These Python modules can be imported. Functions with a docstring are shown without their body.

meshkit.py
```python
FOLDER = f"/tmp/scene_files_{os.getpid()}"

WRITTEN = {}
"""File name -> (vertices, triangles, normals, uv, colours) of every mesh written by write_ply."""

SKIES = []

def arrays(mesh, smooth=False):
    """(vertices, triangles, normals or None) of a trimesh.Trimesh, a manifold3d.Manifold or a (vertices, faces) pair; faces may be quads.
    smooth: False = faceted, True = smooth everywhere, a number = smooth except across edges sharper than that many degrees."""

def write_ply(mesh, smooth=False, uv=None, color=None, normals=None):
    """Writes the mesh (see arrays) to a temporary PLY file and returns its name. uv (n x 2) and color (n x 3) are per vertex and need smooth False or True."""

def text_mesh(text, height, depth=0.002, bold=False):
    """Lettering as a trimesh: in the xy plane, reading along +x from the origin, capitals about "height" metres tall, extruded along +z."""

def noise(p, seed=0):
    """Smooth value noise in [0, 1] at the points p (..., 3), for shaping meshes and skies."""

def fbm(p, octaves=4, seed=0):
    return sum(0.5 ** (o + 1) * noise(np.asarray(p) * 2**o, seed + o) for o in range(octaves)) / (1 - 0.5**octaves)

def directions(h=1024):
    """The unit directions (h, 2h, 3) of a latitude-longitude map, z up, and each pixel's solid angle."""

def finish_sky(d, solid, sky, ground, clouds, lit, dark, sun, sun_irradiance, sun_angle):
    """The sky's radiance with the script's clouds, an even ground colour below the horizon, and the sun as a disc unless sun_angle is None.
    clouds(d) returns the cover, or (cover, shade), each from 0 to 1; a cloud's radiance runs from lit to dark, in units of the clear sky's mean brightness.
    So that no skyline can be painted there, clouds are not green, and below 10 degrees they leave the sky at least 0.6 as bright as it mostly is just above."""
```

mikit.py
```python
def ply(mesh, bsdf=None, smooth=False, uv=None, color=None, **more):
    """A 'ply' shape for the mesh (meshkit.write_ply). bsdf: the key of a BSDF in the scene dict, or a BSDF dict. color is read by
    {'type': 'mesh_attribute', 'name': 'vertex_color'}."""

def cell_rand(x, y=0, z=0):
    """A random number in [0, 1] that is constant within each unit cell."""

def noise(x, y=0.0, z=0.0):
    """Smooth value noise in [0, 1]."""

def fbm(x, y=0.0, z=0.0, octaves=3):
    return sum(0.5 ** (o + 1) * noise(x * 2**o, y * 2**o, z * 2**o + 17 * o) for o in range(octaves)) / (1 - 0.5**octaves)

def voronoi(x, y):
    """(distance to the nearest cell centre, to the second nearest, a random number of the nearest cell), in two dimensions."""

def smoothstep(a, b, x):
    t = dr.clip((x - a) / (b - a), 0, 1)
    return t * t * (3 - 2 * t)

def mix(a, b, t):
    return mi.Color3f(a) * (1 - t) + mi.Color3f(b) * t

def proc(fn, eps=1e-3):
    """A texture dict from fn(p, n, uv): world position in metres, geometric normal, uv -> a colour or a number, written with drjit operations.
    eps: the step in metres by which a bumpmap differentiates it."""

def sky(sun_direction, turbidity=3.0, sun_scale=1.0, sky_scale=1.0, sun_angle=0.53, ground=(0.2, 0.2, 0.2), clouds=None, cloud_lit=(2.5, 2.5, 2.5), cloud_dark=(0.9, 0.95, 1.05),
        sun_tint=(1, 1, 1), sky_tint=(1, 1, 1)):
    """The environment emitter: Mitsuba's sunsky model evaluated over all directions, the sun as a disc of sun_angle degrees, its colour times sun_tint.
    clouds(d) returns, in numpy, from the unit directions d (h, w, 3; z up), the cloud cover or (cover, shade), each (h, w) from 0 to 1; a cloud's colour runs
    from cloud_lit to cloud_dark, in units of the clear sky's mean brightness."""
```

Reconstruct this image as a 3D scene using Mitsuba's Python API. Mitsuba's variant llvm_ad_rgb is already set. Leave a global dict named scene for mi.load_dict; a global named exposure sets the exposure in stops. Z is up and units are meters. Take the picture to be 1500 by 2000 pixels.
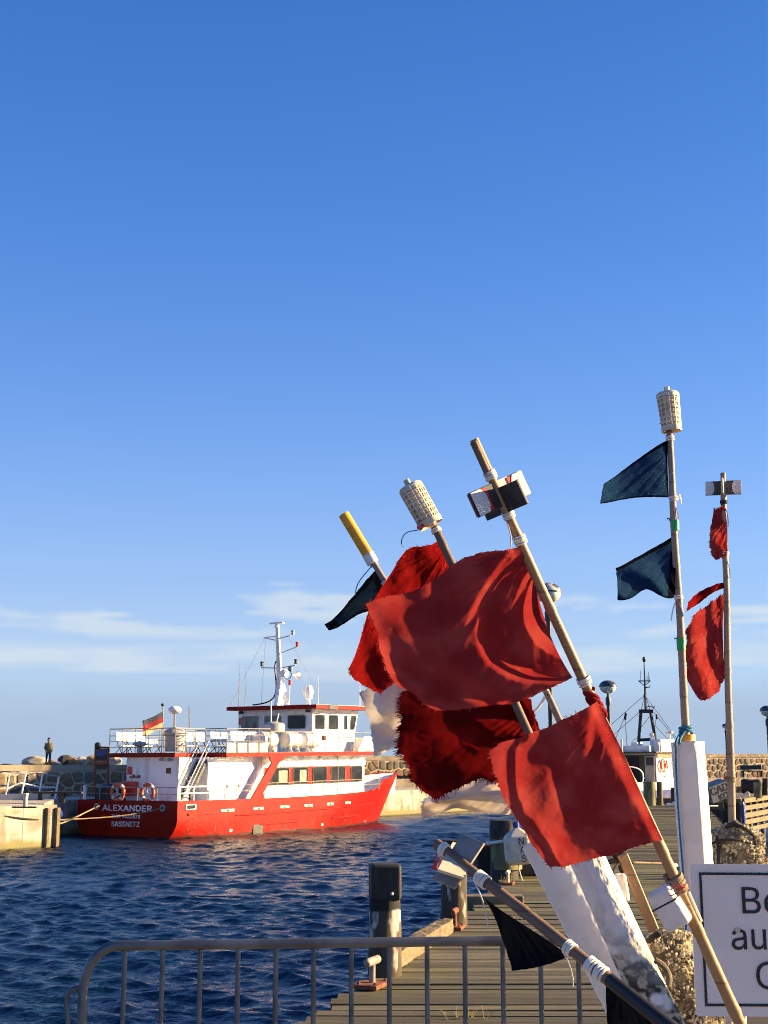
import math, random
import numpy as np
import trimesh, manifold3d as m3
import drjit as dr
import mitsuba as mi
import mikit, meshkit
from scipy.interpolate import RectBivariateSpline, CubicSpline
from scipy.spatial import Voronoi, ConvexHull
from shapely.geometry import Polygon, box as sbox

# ------------------------------------------------------------------ camera, sky, sun, exposure
F, PITCH, EYE = 2600.0, math.atan2(495.0, 2600.0), 4.25      # focal length in photo pixels, camera pitch, eye height over the water
CP, SP = math.cos(PITCH), math.sin(PITCH)
scene, labels = {}, {}
scene['camera'] = dict(type='perspective', fov=2 * math.degrees(math.atan(750 / F)), fov_axis='x', near_clip=0.1, far_clip=9000.0,
                       to_world=mi.ScalarTransform4f().look_at(origin=[0, 0, EYE], target=[0, CP, EYE + SP], up=[0, 0, 1]))
SUN_AZ, SUN_EL = math.radians(83), math.radians(17)
SUN = [math.sin(SUN_AZ) * math.cos(SUN_EL), math.cos(SUN_AZ) * math.cos(SUN_EL), math.sin(SUN_EL)]


def clouds(d):
    az = np.degrees(np.arctan2(d[..., 0], d[..., 1]))
    el = np.degrees(np.arcsin(np.clip(d[..., 2], -1, 1)))
    q = np.stack([az * 0.10 + el * 0.12, el * 0.9, az * 0], -1)
    n1 = meshkit.fbm(q, 4, 3)
    n2 = meshkit.fbm(np.stack([az * 0.07 - el * 0.25, el * 0.55 + 7, az * 0], -1), 4, 8)
    n3 = meshkit.fbm(np.stack([az * 0.35, el * 3.0, az * 0 + 2], -1), 4, 5)
    ss = lambda a, b, x: np.clip((x - a) / (b - a), 0, 1) ** 2 * (3 - 2 * np.clip((x - a) / (b - a), 0, 1))
    edge = 3.25 + 0.75 * (n2 - 0.5) * 2 + 0.3 * (n3 - 0.5)
    band = ss(edge, edge + 0.5, el) * (1 - ss(4.6, 6.2, el)) * (0.55 + 0.5 * n3)
    wisps = ss(4.6, 5.6, el) * (1 - ss(7.0, 9.2, el)) * ss(0.46, 0.68, n1 * 0.5 + n3 * 0.3 + n2 * 0.2 + 0.05) * 0.9
    low = (1 - ss(1.8, 4.6, el + 1.6 * (n2 - 0.5) + 0.8 * (n3 - 0.5))) * 0.85
    veil = np.minimum(0.62, 0.40 * np.exp(-(el - 8) / 7.0))
    up = np.maximum(np.maximum(band, wisps), veil)
    cover = np.clip(1 - (1 - up) * (1 - low), 0, 0.92)
    shade = 0.10 + 0.80 * low / (low + up * (1 - low) + 1e-6)
    return cover, np.clip(shade, 0, 1) * (el < 8)


scene['sky_light'] = mikit.sky(SUN, turbidity=2.6, sun_scale=2.6, sky_scale=0.80, sun_angle=1.1, clouds=clouds, cloud_lit=(2.2, 2.5, 2.75), cloud_dark=(1.22, 1.58, 2.15),
                               ground=(0.08, 0.1, 0.13), sky_tint=(0.40, 0.93, 1.86), sun_tint=(1.0, 0.98, 0.94))
exposure = 2.45

# ------------------------------------------------------------------ geometry helpers
def ray(px, py):
    a, b = (np.asarray(px, float) - 750) / F, (1000 - np.asarray(py, float)) / F
    return np.stack([a + 0 * b, CP - b * SP + 0 * a, SP + b * CP + 0 * a], -1)


def at(px, py, Y):
    """The point at distance Y ahead that is measured at this place of the photograph."""
    d = ray(px, py)
    return np.array([0, 0, EYE]) + d * (np.asarray(Y, float) / d[..., 1])[..., None]


def ground(px, py, z):
    d = ray(px, py)
    return np.array([0, 0, EYE]) + d * ((z - EYE) / d[..., 2])[..., None]


def cat(ms):
    return trimesh.util.concatenate([m for m in ms if m is not None])


def box(c, s, rz=0.0):
    m = trimesh.creation.box(s)
    if rz:
        m.apply_transform(trimesh.transformations.rotation_matrix(rz, [0, 0, 1]))
    m.apply_translation(c)
    return m


def bbox(x0, x1, y0, y1, z0, z1):
    return box([(x0 + x1) / 2, (y0 + y1) / 2, (z0 + z1) / 2], [abs(x1 - x0), abs(y1 - y0), abs(z1 - z0)])


def rbox(s, r=0.02, c=(0, 0, 0)):
    """A box with rounded edges."""
    h = np.array(s) / 2 - r
    sp = m3.Manifold.sphere(r, 12)
    m = m3.Manifold.batch_hull([sp.translate([float(x * h[0]), float(y * h[1]), float(z * h[2])]) for x in (-1, 1) for y in (-1, 1) for z in (-1, 1)]).to_mesh()
    t = trimesh.Trimesh(m.vert_properties[:, :3], m.tri_verts)
    t.apply_translation(c)
    return t


def tube(path, r, n=8, caps=True):
    path = np.asarray(path, float)
    r = np.broadcast_to(np.asarray(r, float), (len(path),))
    tg = np.gradient(path, axis=0)
    tg /= np.linalg.norm(tg, axis=1, keepdims=True) + 1e-12
    x = np.cross(tg[0], [0, 0, 1] if abs(tg[0][2]) < 0.9 else [1, 0, 0])
    vs, ang = [], np.arange(n) * 2 * np.pi / n
    for p, t, rr in zip(path, tg, r):
        x = x - t * np.dot(x, t)
        x /= np.linalg.norm(x) + 1e-12
        y = np.cross(t, x)
        vs.append(p + rr * (np.cos(ang)[:, None] * x + np.sin(ang)[:, None] * y))
    k = len(path)
    f = []
    i = np.arange(n)
    j = (i + 1) % n
    for s in range(k - 1):
        f += np.stack([s * n + i, s * n + j, (s + 1) * n + j], 1).tolist() + np.stack([s * n + i, (s + 1) * n + j, (s + 1) * n + i], 1).tolist()
    v = np.vstack(vs)
    if caps:
        v = np.vstack([v, path[0], path[-1]])
        f += np.stack([j, i, i * 0 + k * n], 1).tolist() + np.stack([(k - 1) * n + i, (k - 1) * n + j, i * 0 + k * n + 1], 1).tolist()
    return trimesh.Trimesh(v, f, process=False)


def smooth_path(pts, n=24):
    pts = np.asarray(pts, float)
    t = np.concatenate([[0], np.cumsum(np.linalg.norm(np.diff(pts, axis=0), axis=1))])
    return CubicSpline(t, pts, axis=0)(np.linspace(0, t[-1], n))


def lathe(profile, n=24, c=(0, 0, 0)):
    m = trimesh.creation.revolve(np.asarray(profile, float), sections=n)
    m.apply_translation(c)
    return m


def frame(o, x, y, z=None):
    """A 4x4 matrix with the columns x, y, z (made square) and the origin o."""
    x = np.asarray(x, float) / np.linalg.norm(x)
    y = np.asarray(y, float) - x * np.dot(x, y)
    y /= np.linalg.norm(y)
    m = np.eye(4)
    m[:3, 0], m[:3, 1], m[:3, 2], m[:3, 3] = x, y, np.cross(x, y), o
    return m


def put(m, M):
    m = m.copy()
    m.apply_transform(M)
    return m


def prism(poly, depth):
    """A polygon in the xy plane extruded along +z."""
    return trimesh.creation.extrude_polygon(poly if hasattr(poly, 'exterior') else Polygon(poly), depth, engine='earcut')


def lump(r, seed, rough=0.35, sub=2, sq=(1, 1, 1), freq=1.3):
    m = trimesh.creation.icosphere(subdivisions=sub)
    n = meshkit.fbm(m.vertices * freq + seed * 7.13, 3, seed)
    m.vertices = m.vertices * (1 + rough * (n[:, None] - 0.5) * 2) * np.asarray(sq) * r
    return m


# ------------------------------------------------------------------ naming helpers
def numbered(key):
    if key not in scene and key not in TAKEN:
        TAKEN.add(key)
        return key
    k = 1
    while f'{key}_{k:03d}' in scene or f'{key}_{k:03d}' in TAKEN:
        k += 1
    TAKEN.add(f'{key}_{k:03d}')
    return f'{key}_{k:03d}'


TAKEN = set()


def thing(name, label, cat_, group=None):
    key = numbered(name)
    labels[key] = {'label': label, 'category': cat_}
    if group:
        labels[key]['group'] = group
    return key


def obj(name, mesh, bsdf, parent=None, smooth=False, label=None, kind=None, uv=None):
    key = numbered(parent + '__' + name if parent else name)
    scene[key] = mikit.ply(mesh, bsdf, smooth=smooth, uv=uv)
    if label or kind:
        labels.setdefault(key, {})
        if label:
            labels[key]['label'] = label
        if kind:
            labels[key]['kind'] = kind
    return key


def single(name, mesh, bsdf, label, cat_, group=None, smooth=False):
    key = obj(name, mesh, bsdf, smooth=smooth)
    labels[key] = {'label': label, 'category': cat_}
    if group:
        labels[key]['group'] = group
    return key


def struct(name, mesh, bsdf, smooth=False):
    return obj(name, mesh, bsdf, smooth=smooth, kind='structure')


# ------------------------------------------------------------------ materials
noise, fbm, mix, sstep = mikit.noise, mikit.fbm, mikit.mix, mikit.smoothstep


def mat(name, color, rough=0.6, metallic=0.0, spec=0.5, **more):
    col = mikit.proc(color) if callable(color) else {'type': 'rgb', 'value': list(color)}
    b = dict(type='principled', base_color=col, roughness=rough, metallic=metallic, specular=spec, **more)
    scene[name] = {'type': 'twosided', 'bsdf': b}


def bumped(name, color, fn, scale, rough=0.7, eps=2e-3, **more):
    col = mikit.proc(color) if callable(color) else {'type': 'rgb', 'value': list(color)}
    b = dict(type='principled', base_color=col, roughness=rough, **more)
    scene[name] = {'type': 'twosided', 'bsdf': {'type': 'bumpmap', 'arbitrary': mikit.proc(fn, eps), 'scale': scale, 'bsdf': b}}


def cloth_mat(name, color, trans=1.0, rough=0.8, spec=0.2):
    col = mikit.proc(color) if callable(color) else {'type': 'rgb', 'value': list(color)}
    scene[name] = dict(type='principledthin', base_color=col, diff_trans=trans, roughness=rough, spec_tint=0.0, eta=1.08)


def dirty(a, b, sx=3.0, lo=0.35, hi=0.7, sz=None):
    sz = sz or sx
    return lambda p, n, uv: mix(a, b, sstep(lo, hi, fbm(p.x * sx, p.y * sx, p.z * sz, 4)))


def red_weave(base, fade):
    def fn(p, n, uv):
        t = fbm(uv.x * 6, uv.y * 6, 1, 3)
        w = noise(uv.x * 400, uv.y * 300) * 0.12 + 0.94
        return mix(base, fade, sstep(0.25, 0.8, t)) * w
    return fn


cloth_mat('red_cloth_faded', red_weave((0.27, 0.022, 0.022), (0.36, 0.050, 0.043)), 0.80)
cloth_mat('red_cloth', red_weave((0.165, 0.005, 0.005), (0.21, 0.008, 0.007)), 1.0)
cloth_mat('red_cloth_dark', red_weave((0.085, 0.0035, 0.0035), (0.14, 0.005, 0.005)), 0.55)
cloth_mat('cream_cloth', dirty((0.78, 0.69, 0.56), (0.66, 0.56, 0.43), 9), 0.35)


def hem(p, n, uv):
    edge = dr.minimum(dr.minimum(uv.x * 0.9, uv.y * 1.3), (1 - uv.y) * 3)
    return mix((0.004, 0.005, 0.008), (0.012, 0.036, 0.088), sstep(0.09, 0.12, edge))


cloth_mat('navy_cloth', hem, 0.9)
cloth_mat('pennant_cloth', lambda p, n, uv: mix((0.004, 0.005, 0.007), (0.009, 0.020, 0.036), sstep(0.16, 0.20, dr.minimum(dr.minimum(uv.x, 1 - uv.x), dr.minimum(uv.y, 1 - uv.y)))), 0.5)
cloth_mat('black_cloth', (0.007, 0.008, 0.010), 0.15)


def tricolour(p, n, uv):
    c = mix((0.10, 0.105, 0.13), (0.42, 0.06, 0.06), sstep(0.32, 0.345, uv.y))
    return mix(c, (0.74, 0.62, 0.36), sstep(0.655, 0.68, uv.y))


cloth_mat('ensign_cloth', tricolour, 0.9)


def bamboo(a, b, c):
    def fn(p, n, uv):
        g = fbm(p.x * 30, p.y * 30, p.z * 5, 3)
        t = sstep(0.35, 0.75, fbm(p.x * 4 + 3, p.y * 4, p.z * 3, 3))
        k = mix(mix(a, b, g), c, t * 0.7)
        ring = dr.abs(dr.abs(p.z * 4.3 - dr.floor(p.z * 4.3)) - 0.5)
        return k * (1 - 0.45 * sstep(0.03, 0.0, ring))
    return fn


mat('bamboo_tan', bamboo((0.38, 0.235, 0.115), (0.27, 0.145, 0.062), (0.22, 0.135, 0.075)), 0.5)
mat('bamboo_grey', bamboo((0.33, 0.25, 0.19), (0.22, 0.155, 0.11), (0.16, 0.11, 0.08)), 0.6)
mat('bamboo_brown', bamboo((0.15, 0.095, 0.058), (0.10, 0.058, 0.036), (0.19, 0.12, 0.075)), 0.6)
bumped('foam_white', dirty((0.76, 0.72, 0.65), (0.64, 0.59, 0.51), 8, 0.45, 0.8), lambda p, n, uv: fbm(p.x * 45, p.y * 45, p.z * 22, 3), 0.006, 0.85)


def foam_grown(p, n, uv):
    k = fbm(p.x * 14, p.y * 14, p.z * 14, 4)
    low = sstep(3.80, 3.52, p.z + (k - 0.5) * 0.30)
    c = mix((0.76, 0.72, 0.65), (0.54, 0.50, 0.42), sstep(0.5, 0.75, fbm(p.x * 26, p.y * 26, p.z * 12 + 4, 3)) * 0.7)
    g = mix((0.035, 0.030, 0.022), (0.42, 0.38, 0.26), sstep(0.42, 0.62, fbm(p.x * 40, p.y * 40, p.z * 40, 3)))
    return mix(c, g, low * sstep(0.38, 0.55, k + low * 0.10))


bumped('foam_overgrown', foam_grown, lambda p, n, uv: fbm(p.x * 55, p.y * 55, p.z * 30, 3), 0.012, 0.85)
mat('shell_growth', dirty((0.56, 0.51, 0.36), (0.16, 0.13, 0.075), 24, 0.35, 0.7), 0.8)
mat('shell_base', dirty((0.24, 0.20, 0.12), (0.07, 0.06, 0.04), 20, 0.35, 0.65), 0.9)
mat('plastic_white', dirty((0.72, 0.71, 0.68), (0.52, 0.49, 0.44), 25, 0.45, 0.8), 0.45)
mat('plastic_yellow', dirty((0.72, 0.36, 0.02), (0.62, 0.28, 0.02), 30), 0.35, clearcoat=0.4)
mat('plastic_green', (0.02, 0.30, 0.08), 0.4)
mat('plastic_blue', dirty((0.012, 0.035, 0.20), (0.02, 0.05, 0.26), 6), 0.3)
mat('rope_blue', (0.02, 0.14, 0.24), 0.8)
mat('rope_white', (0.70, 0.66, 0.58), 0.85)
mat('rope_tan', dirty((0.30, 0.23, 0.13), (0.18, 0.13, 0.07), 30), 0.9)
mat('rope_dark', (0.030, 0.026, 0.022), 0.9)
mat('string_red', (0.50, 0.04, 0.05), 0.8)
mat('board_grey', dirty((0.26, 0.24, 0.21), (0.19, 0.17, 0.145), 20), 0.6)
mat('board_beige', dirty((0.62, 0.55, 0.42), (0.50, 0.42, 0.30), 20), 0.6)
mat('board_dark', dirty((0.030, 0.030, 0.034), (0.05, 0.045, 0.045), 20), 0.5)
mat('sticker_white', (0.58, 0.57, 0.56), 0.6)
mat('sticker_red', (0.60, 0.035, 0.02), 0.35)
mat('galvanised', dirty((0.15, 0.165, 0.18), (0.09, 0.10, 0.11), 12, 0.3, 0.75), 0.42, 0.7)
mat('rust', dirty((0.20, 0.075, 0.035), (0.10, 0.035, 0.02), 30), 0.9)


def plank_fn(shift, tone):
    def fn(p, n, uv):
        row = dr.floor(p.y / 0.232 + shift)
        r = mikit.cell_rand(row, 3)
        g = fbm(p.x * 1.7 + r * 40, p.y * 34, p.z * 34, 4)
        fine = noise(p.x * 9 + r * 60, p.y * 150, p.z * 90)
        c = mix((0.050, 0.044, 0.024), (0.150, 0.134, 0.078), g)
        c = mix(c, (0.125, 0.122, 0.026), sstep(0.44, 0.70, fbm(p.x * 0.9 + 5, p.y * 0.7, 2, 4)) * 0.55)
        c = mix(c, (0.22, 0.205, 0.16), sstep(0.60, 0.85, noise(p.x * 2.3 + r * 9, p.y * 60)) * 0.45)
        return c * (0.50 + 0.70 * r) * (0.70 + 0.60 * fine) * tone * 0.86
    return fn


mat('pier_wood', plank_fn(0, 1.0), 0.8)
mat('timber_old', lambda p, n, uv: mix((0.09, 0.07, 0.038), (0.19, 0.155, 0.092), fbm(p.x * 5, p.y * 5, p.z * 5, 4)) * (0.75 + 0.5 * noise(p.x * 40, p.y * 8, p.z * 60)), 0.85)
mat('timber_dark', lambda p, n, uv: mix((0.030, 0.025, 0.018), (0.075, 0.060, 0.038), fbm(p.x * 6, p.y * 6, p.z * 2, 4)), 0.85)  # also the colour of the painted shade on the cutter and jetty end


def pile_paint(ztar):
    def fn(p, n, uv):
        g = fbm(p.x * 22, p.y * 22, p.z * 3.5, 4)
        wood = mix((0.028, 0.021, 0.014), (0.10, 0.076, 0.050), g)
        white = mix((0.46, 0.43, 0.38), (0.25, 0.21, 0.17), sstep(0.45, 0.75, fbm(p.x * 30, p.y * 30, p.z * 6 + 3, 3)))
        worn = sstep(0.36, 0.45, fbm(p.x * 9 + 4, p.y * 9, p.z * 3, 4))
        c = mix(white, wood, worn)
        return mix(c, (0.010, 0.010, 0.010), sstep(ztar - 0.01, ztar + 0.01, p.z + 0.03 * noise(p.x * 8, p.y * 8)))
    return fn


mat('pile_wood', pile_paint(3.05), 0.85)
mat('pile_tarred', dirty((0.012, 0.012, 0.011), (0.045, 0.037, 0.027), 12, 0.4, 0.8, 3), 0.7)
mat('pile_green', dirty((0.24, 0.23, 0.11), (0.12, 0.11, 0.05), 9, 0.3, 0.7, 2), 0.85)


def quay_fn(p, n, uv):
    c = mix((0.36, 0.33, 0.275), (0.20, 0.18, 0.145), sstep(0.35, 0.75, fbm(p.x * 0.9, p.y * 0.9, p.z * 1.6, 4)))
    c = mix(c, (0.46, 0.43, 0.37), sstep(0.5, 0.8, fbm(p.x * 2, p.y * 2, p.z * 0.35, 3)) * 0.6)
    c = mix(c, (0.17, 0.14, 0.10), sstep(0.55, 0.85, noise(p.x * 2.2 + p.y * 2.2, p.z * 0.4, 2)) * 0.75)
    j = (p.x + p.y) * 0.28
    c = c * (1 - 0.55 * sstep(0.02, 0.006, dr.abs(j - dr.floor(j) - 0.5)))
    c = mix(c, (0.16, 0.15, 0.06), sstep(0.62, 0.25, p.z + 0.35 * (fbm(p.x * 1.5, p.y * 1.5, 3, 3) - 0.5)))
    return mix(c, (0.04, 0.038, 0.022), sstep(0.16, 0.02, p.z))


mat('concrete_quay', quay_fn, 0.85)
mat('paving', dirty((0.24, 0.22, 0.19), (0.17, 0.15, 0.13), 0.8), 0.9)
mat('mortar', dirty((0.46, 0.39, 0.28), (0.36, 0.30, 0.215), 1.6), 0.9)
mat('coping', dirty((0.35, 0.295, 0.21), (0.22, 0.18, 0.125), 1.2), 0.9)
for i_, (a_, b_) in enumerate((((0.20, 0.145, 0.08), (0.13, 0.09, 0.05)), ((0.145, 0.115, 0.072), (0.085, 0.066, 0.044)), ((0.235, 0.15, 0.085), (0.16, 0.095, 0.055)), ((0.175, 0.155, 0.11), (0.11, 0.095, 0.065)))):
    mat(f'stone_{"abcd"[i_]}', dirty(a_, b_, 5), 0.85)
mat('rock_pale', dirty((0.46, 0.41, 0.32), (0.32, 0.27, 0.20), 3), 0.9)
mat('rock_brown', dirty((0.30, 0.21, 0.11), (0.18, 0.12, 0.07), 3), 0.9)
mat('rock_dark', dirty((0.07, 0.06, 0.05), (0.04, 0.035, 0.03), 3), 0.9)


def ferry_red(p, n, uv):
    c = mix((0.27, 0.0070, 0.0040), (0.235, 0.0075, 0.0040), fbm(p.x * 0.5, p.y * 0.5, p.z * 0.7, 3))
    c = mix(c, (0.17, 0.012, 0.007), sstep(0.55, 0.85, fbm(p.x * 3.5, p.y * 3.5, p.z * 0.30, 3)) * 0.75)
    s = (p.x + 12.08) * 0.538 + (p.y - 79.78) * 0.843              # metres along the hull: plate seams, streaks under the scuppers
    q = dr.abs(s / 2.4 - dr.floor(s / 2.4) - 0.5)
    c = c * (1 - 0.30 * sstep(0.012, 0.004, q)) * (0.88 + 0.24 * mikit.cell_rand(s / 2.4 + 0.5, dr.floor(p.z / 1.1)))
    c = mix(c, (0.10, 0.030, 0.018), sstep(0.62, 0.88, noise(s * 5.5, p.z * 0.5, 3)) * sstep(1.75, 0.4, p.z) * 0.55)
    return mix(c, (0.05, 0.018, 0.014), sstep(0.20, 0.05, p.z + 0.10 * (noise(s * 2, 1) - 0.5)))


mat('paint_red', ferry_red, 0.45, 0.0, 0.12)
def white_streaks(p, n, uv):
    s = p.x * 0.538 + p.y * 0.843 + p.x * 0.4
    c = mix((0.80, 0.79, 0.76), (0.66, 0.64, 0.60), sstep(0.45, 0.85, fbm(p.x * 1.2, p.y * 1.2, p.z * 1.2, 3)))
    return mix(c, (0.42, 0.30, 0.20), sstep(0.70, 0.93, noise(s * 7, p.z * 0.55, 5)) * 0.40)


mat('paint_white', white_streaks, 0.45)
mat('paint_grey', dirty((0.34, 0.35, 0.36), (0.26, 0.27, 0.28), 2), 0.5)
mat('deck_grey', (0.20, 0.21, 0.22), 0.8)
mat('steel_rail', (0.26, 0.23, 0.19), 0.5, 0.2)
mat('window_glass', dirty((0.012, 0.015, 0.018), (0.03, 0.033, 0.034), 0.9), 0.14, 0.0, 0.3)
mat('window_curtain', dirty((0.20, 0.20, 0.15), (0.09, 0.09, 0.07), 5, 0.4, 0.7, 1), 0.5)
mat('rubber', (0.014, 0.014, 0.014), 0.75)
mat('rubber_grey', (0.16, 0.155, 0.15), 0.8)
mat('lifebuoy_orange', (0.55, 0.10, 0.03), 0.5)
mat('black_paint', (0.012, 0.012, 0.014), 0.5)
mat('void_dark', (0.010, 0.010, 0.011), 0.9)
mat('boat_white', dirty((0.74, 0.72, 0.68), (0.54, 0.48, 0.40), 2.4, 0.5, 0.85), 0.5)
mat('boat_blue', dirty((0.028, 0.045, 0.20), (0.08, 0.10, 0.26), 3.5, 0.45, 0.75), 0.5)
mat('boat_orange', (0.55, 0.13, 0.05), 0.5)
mat('post_green', (0.014, 0.026, 0.034), 0.45)
mat('sign_plate', lambda p, n, uv: mix((0.80, 0.755, 0.69), (0.70, 0.655, 0.59), fbm(p.x * 5 + p.z * 3, p.y, p.z * 2, 4)), 0.45, 0.0, 0.3)
mat('sign_black', (0.010, 0.010, 0.012), 0.5)
mat('skin', (0.50, 0.30, 0.22), 0.6)
mat('coat_khaki', (0.17, 0.13, 0.06), 0.9)
mat('jeans', (0.025, 0.045, 0.085), 0.9)
mat('hair_dark', (0.012, 0.010, 0.009), 0.7)
mat('straw', (0.34, 0.27, 0.12), 0.9)


def lamp_glass(p, n, uv):
    return (0.62, 0.63, 0.60)


mat('lamp_diffuser', (0.62, 0.62, 0.56), 0.25)
mat('lamp_cap_pale', dirty((0.50, 0.50, 0.47), (0.06, 0.07, 0.07), 9, 0.45, 0.6, 2), 0.25)
mat('lamp_cap', dirty((0.035, 0.045, 0.05), (0.10, 0.11, 0.11), 8, 0.4, 0.7, 30), 0.25)


def ripple(p, n, uv):
    return fbm(p.x * 6.5 + 1.3 * noise(p.x * 1.1, p.y * 1.1), p.y * 9.0, 1.0, 4) * (0.55 + 0.9 * noise(p.x * 0.16 + 3, p.y * 0.12))


scene['sea_water'] = {'type': 'bumpmap', 'arbitrary': mikit.proc(ripple, 0.015), 'scale': 0.045,
                      'bsdf': {'type': 'roughplastic', 'distribution': 'ggx', 'alpha': 0.05, 'int_ior': 1.333, 'nonlinear': True,
                               'diffuse_reflectance': {'type': 'rgb', 'value': [0.001, 0.020, 0.052]}}}

# ------------------------------------------------------------------ the sea
def wave_set(seed=5, n=56):
    r = np.random.default_rng(seed)
    lam = np.exp(r.uniform(np.log(0.27), np.log(2.7), n))
    th = np.radians(247) + r.normal(0, 0.50, n)
    slope = 0.050 * np.where(lam > 1.1, (1.1 / lam) ** 0.9, 1.0)
    return lam, th, slope * lam / (2 * np.pi), r.uniform(0, 6.283, n)


WAVES = wave_set()


def sea_patch(x0, x1, y0, y1, d):
    nx, ny = int(round((x1 - x0) / d)) + 1, int(round((y1 - y0) / d)) + 1
    x, y = np.meshgrid(np.linspace(x0, x1, nx), np.linspace(y0, y1, ny))
    dx, dy, z = x * 0, x * 0, x * 0
    for lam, th, a, ph in zip(*WAVES):
        keep = np.clip((lam / d - 2.5) / 2.5, 0, 1)
        if keep <= 0:
            continue
        k = 2 * np.pi / lam
        cx, cy = math.cos(th), math.sin(th)
        f = k * (cx * x + cy * y) + ph + 0.5 * np.sin(0.35 * y - 0.22 * x + ph)
        gust = 1.0
        z += a * keep * gust * np.cos(f)
        dx -= 0.85 * a * keep * cx * np.sin(f)
        dy -= 0.85 * a * keep * cy * np.sin(f)
    b = np.minimum(np.minimum(x - x0, x1 - x), np.minimum(y - y0, y1 - y))
    fade = np.clip(b / (4 * d), 0, 1)
    v = np.stack([x + dx * fade, y + dy * fade, z * (0.25 + 0.75 * fade)], -1).reshape(-1, 3)
    i = (np.arange(ny - 1)[:, None] * nx + np.arange(nx - 1)).ravel()
    f = np.vstack([np.stack([i, i + 1, i + nx + 1], 1), np.stack([i, i + nx + 1, i + nx], 1)])
    return trimesh.Trimesh(v, f, process=False)


sea = [sea_patch(-13, 19, 14, 46, 0.065), sea_patch(-26, 30, 46, 88, 0.12), sea_patch(-46, 60, 88, 170, 0.35),
       sea_patch(-46, -26, 46, 88, 1.0), sea_patch(30, 60, 46, 88, 1.0), sea_patch(-46, -13, 14, 46, 1.0), sea_patch(19, 60, 14, 46, 1.0), sea_patch(-46, 60, -60, 14, 1.0)]
for x0, x1, y0, y1 in ((-5000, -46, -60, 6000), (60, 5000, -60, 6000), (-46, 60, 170, 6000), (-5000, 5000, -5000, -60)):
    v = np.array([[x0, y0, 0], [x1, y0, 0], [x1, y1, 0], [x0, y1, 0]], float)
    sea.append(trimesh.Trimesh(v, [[0, 1, 2], [0, 2, 3]], process=False))
struct('water', cat(sea), 'sea_water', smooth=True)

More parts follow.
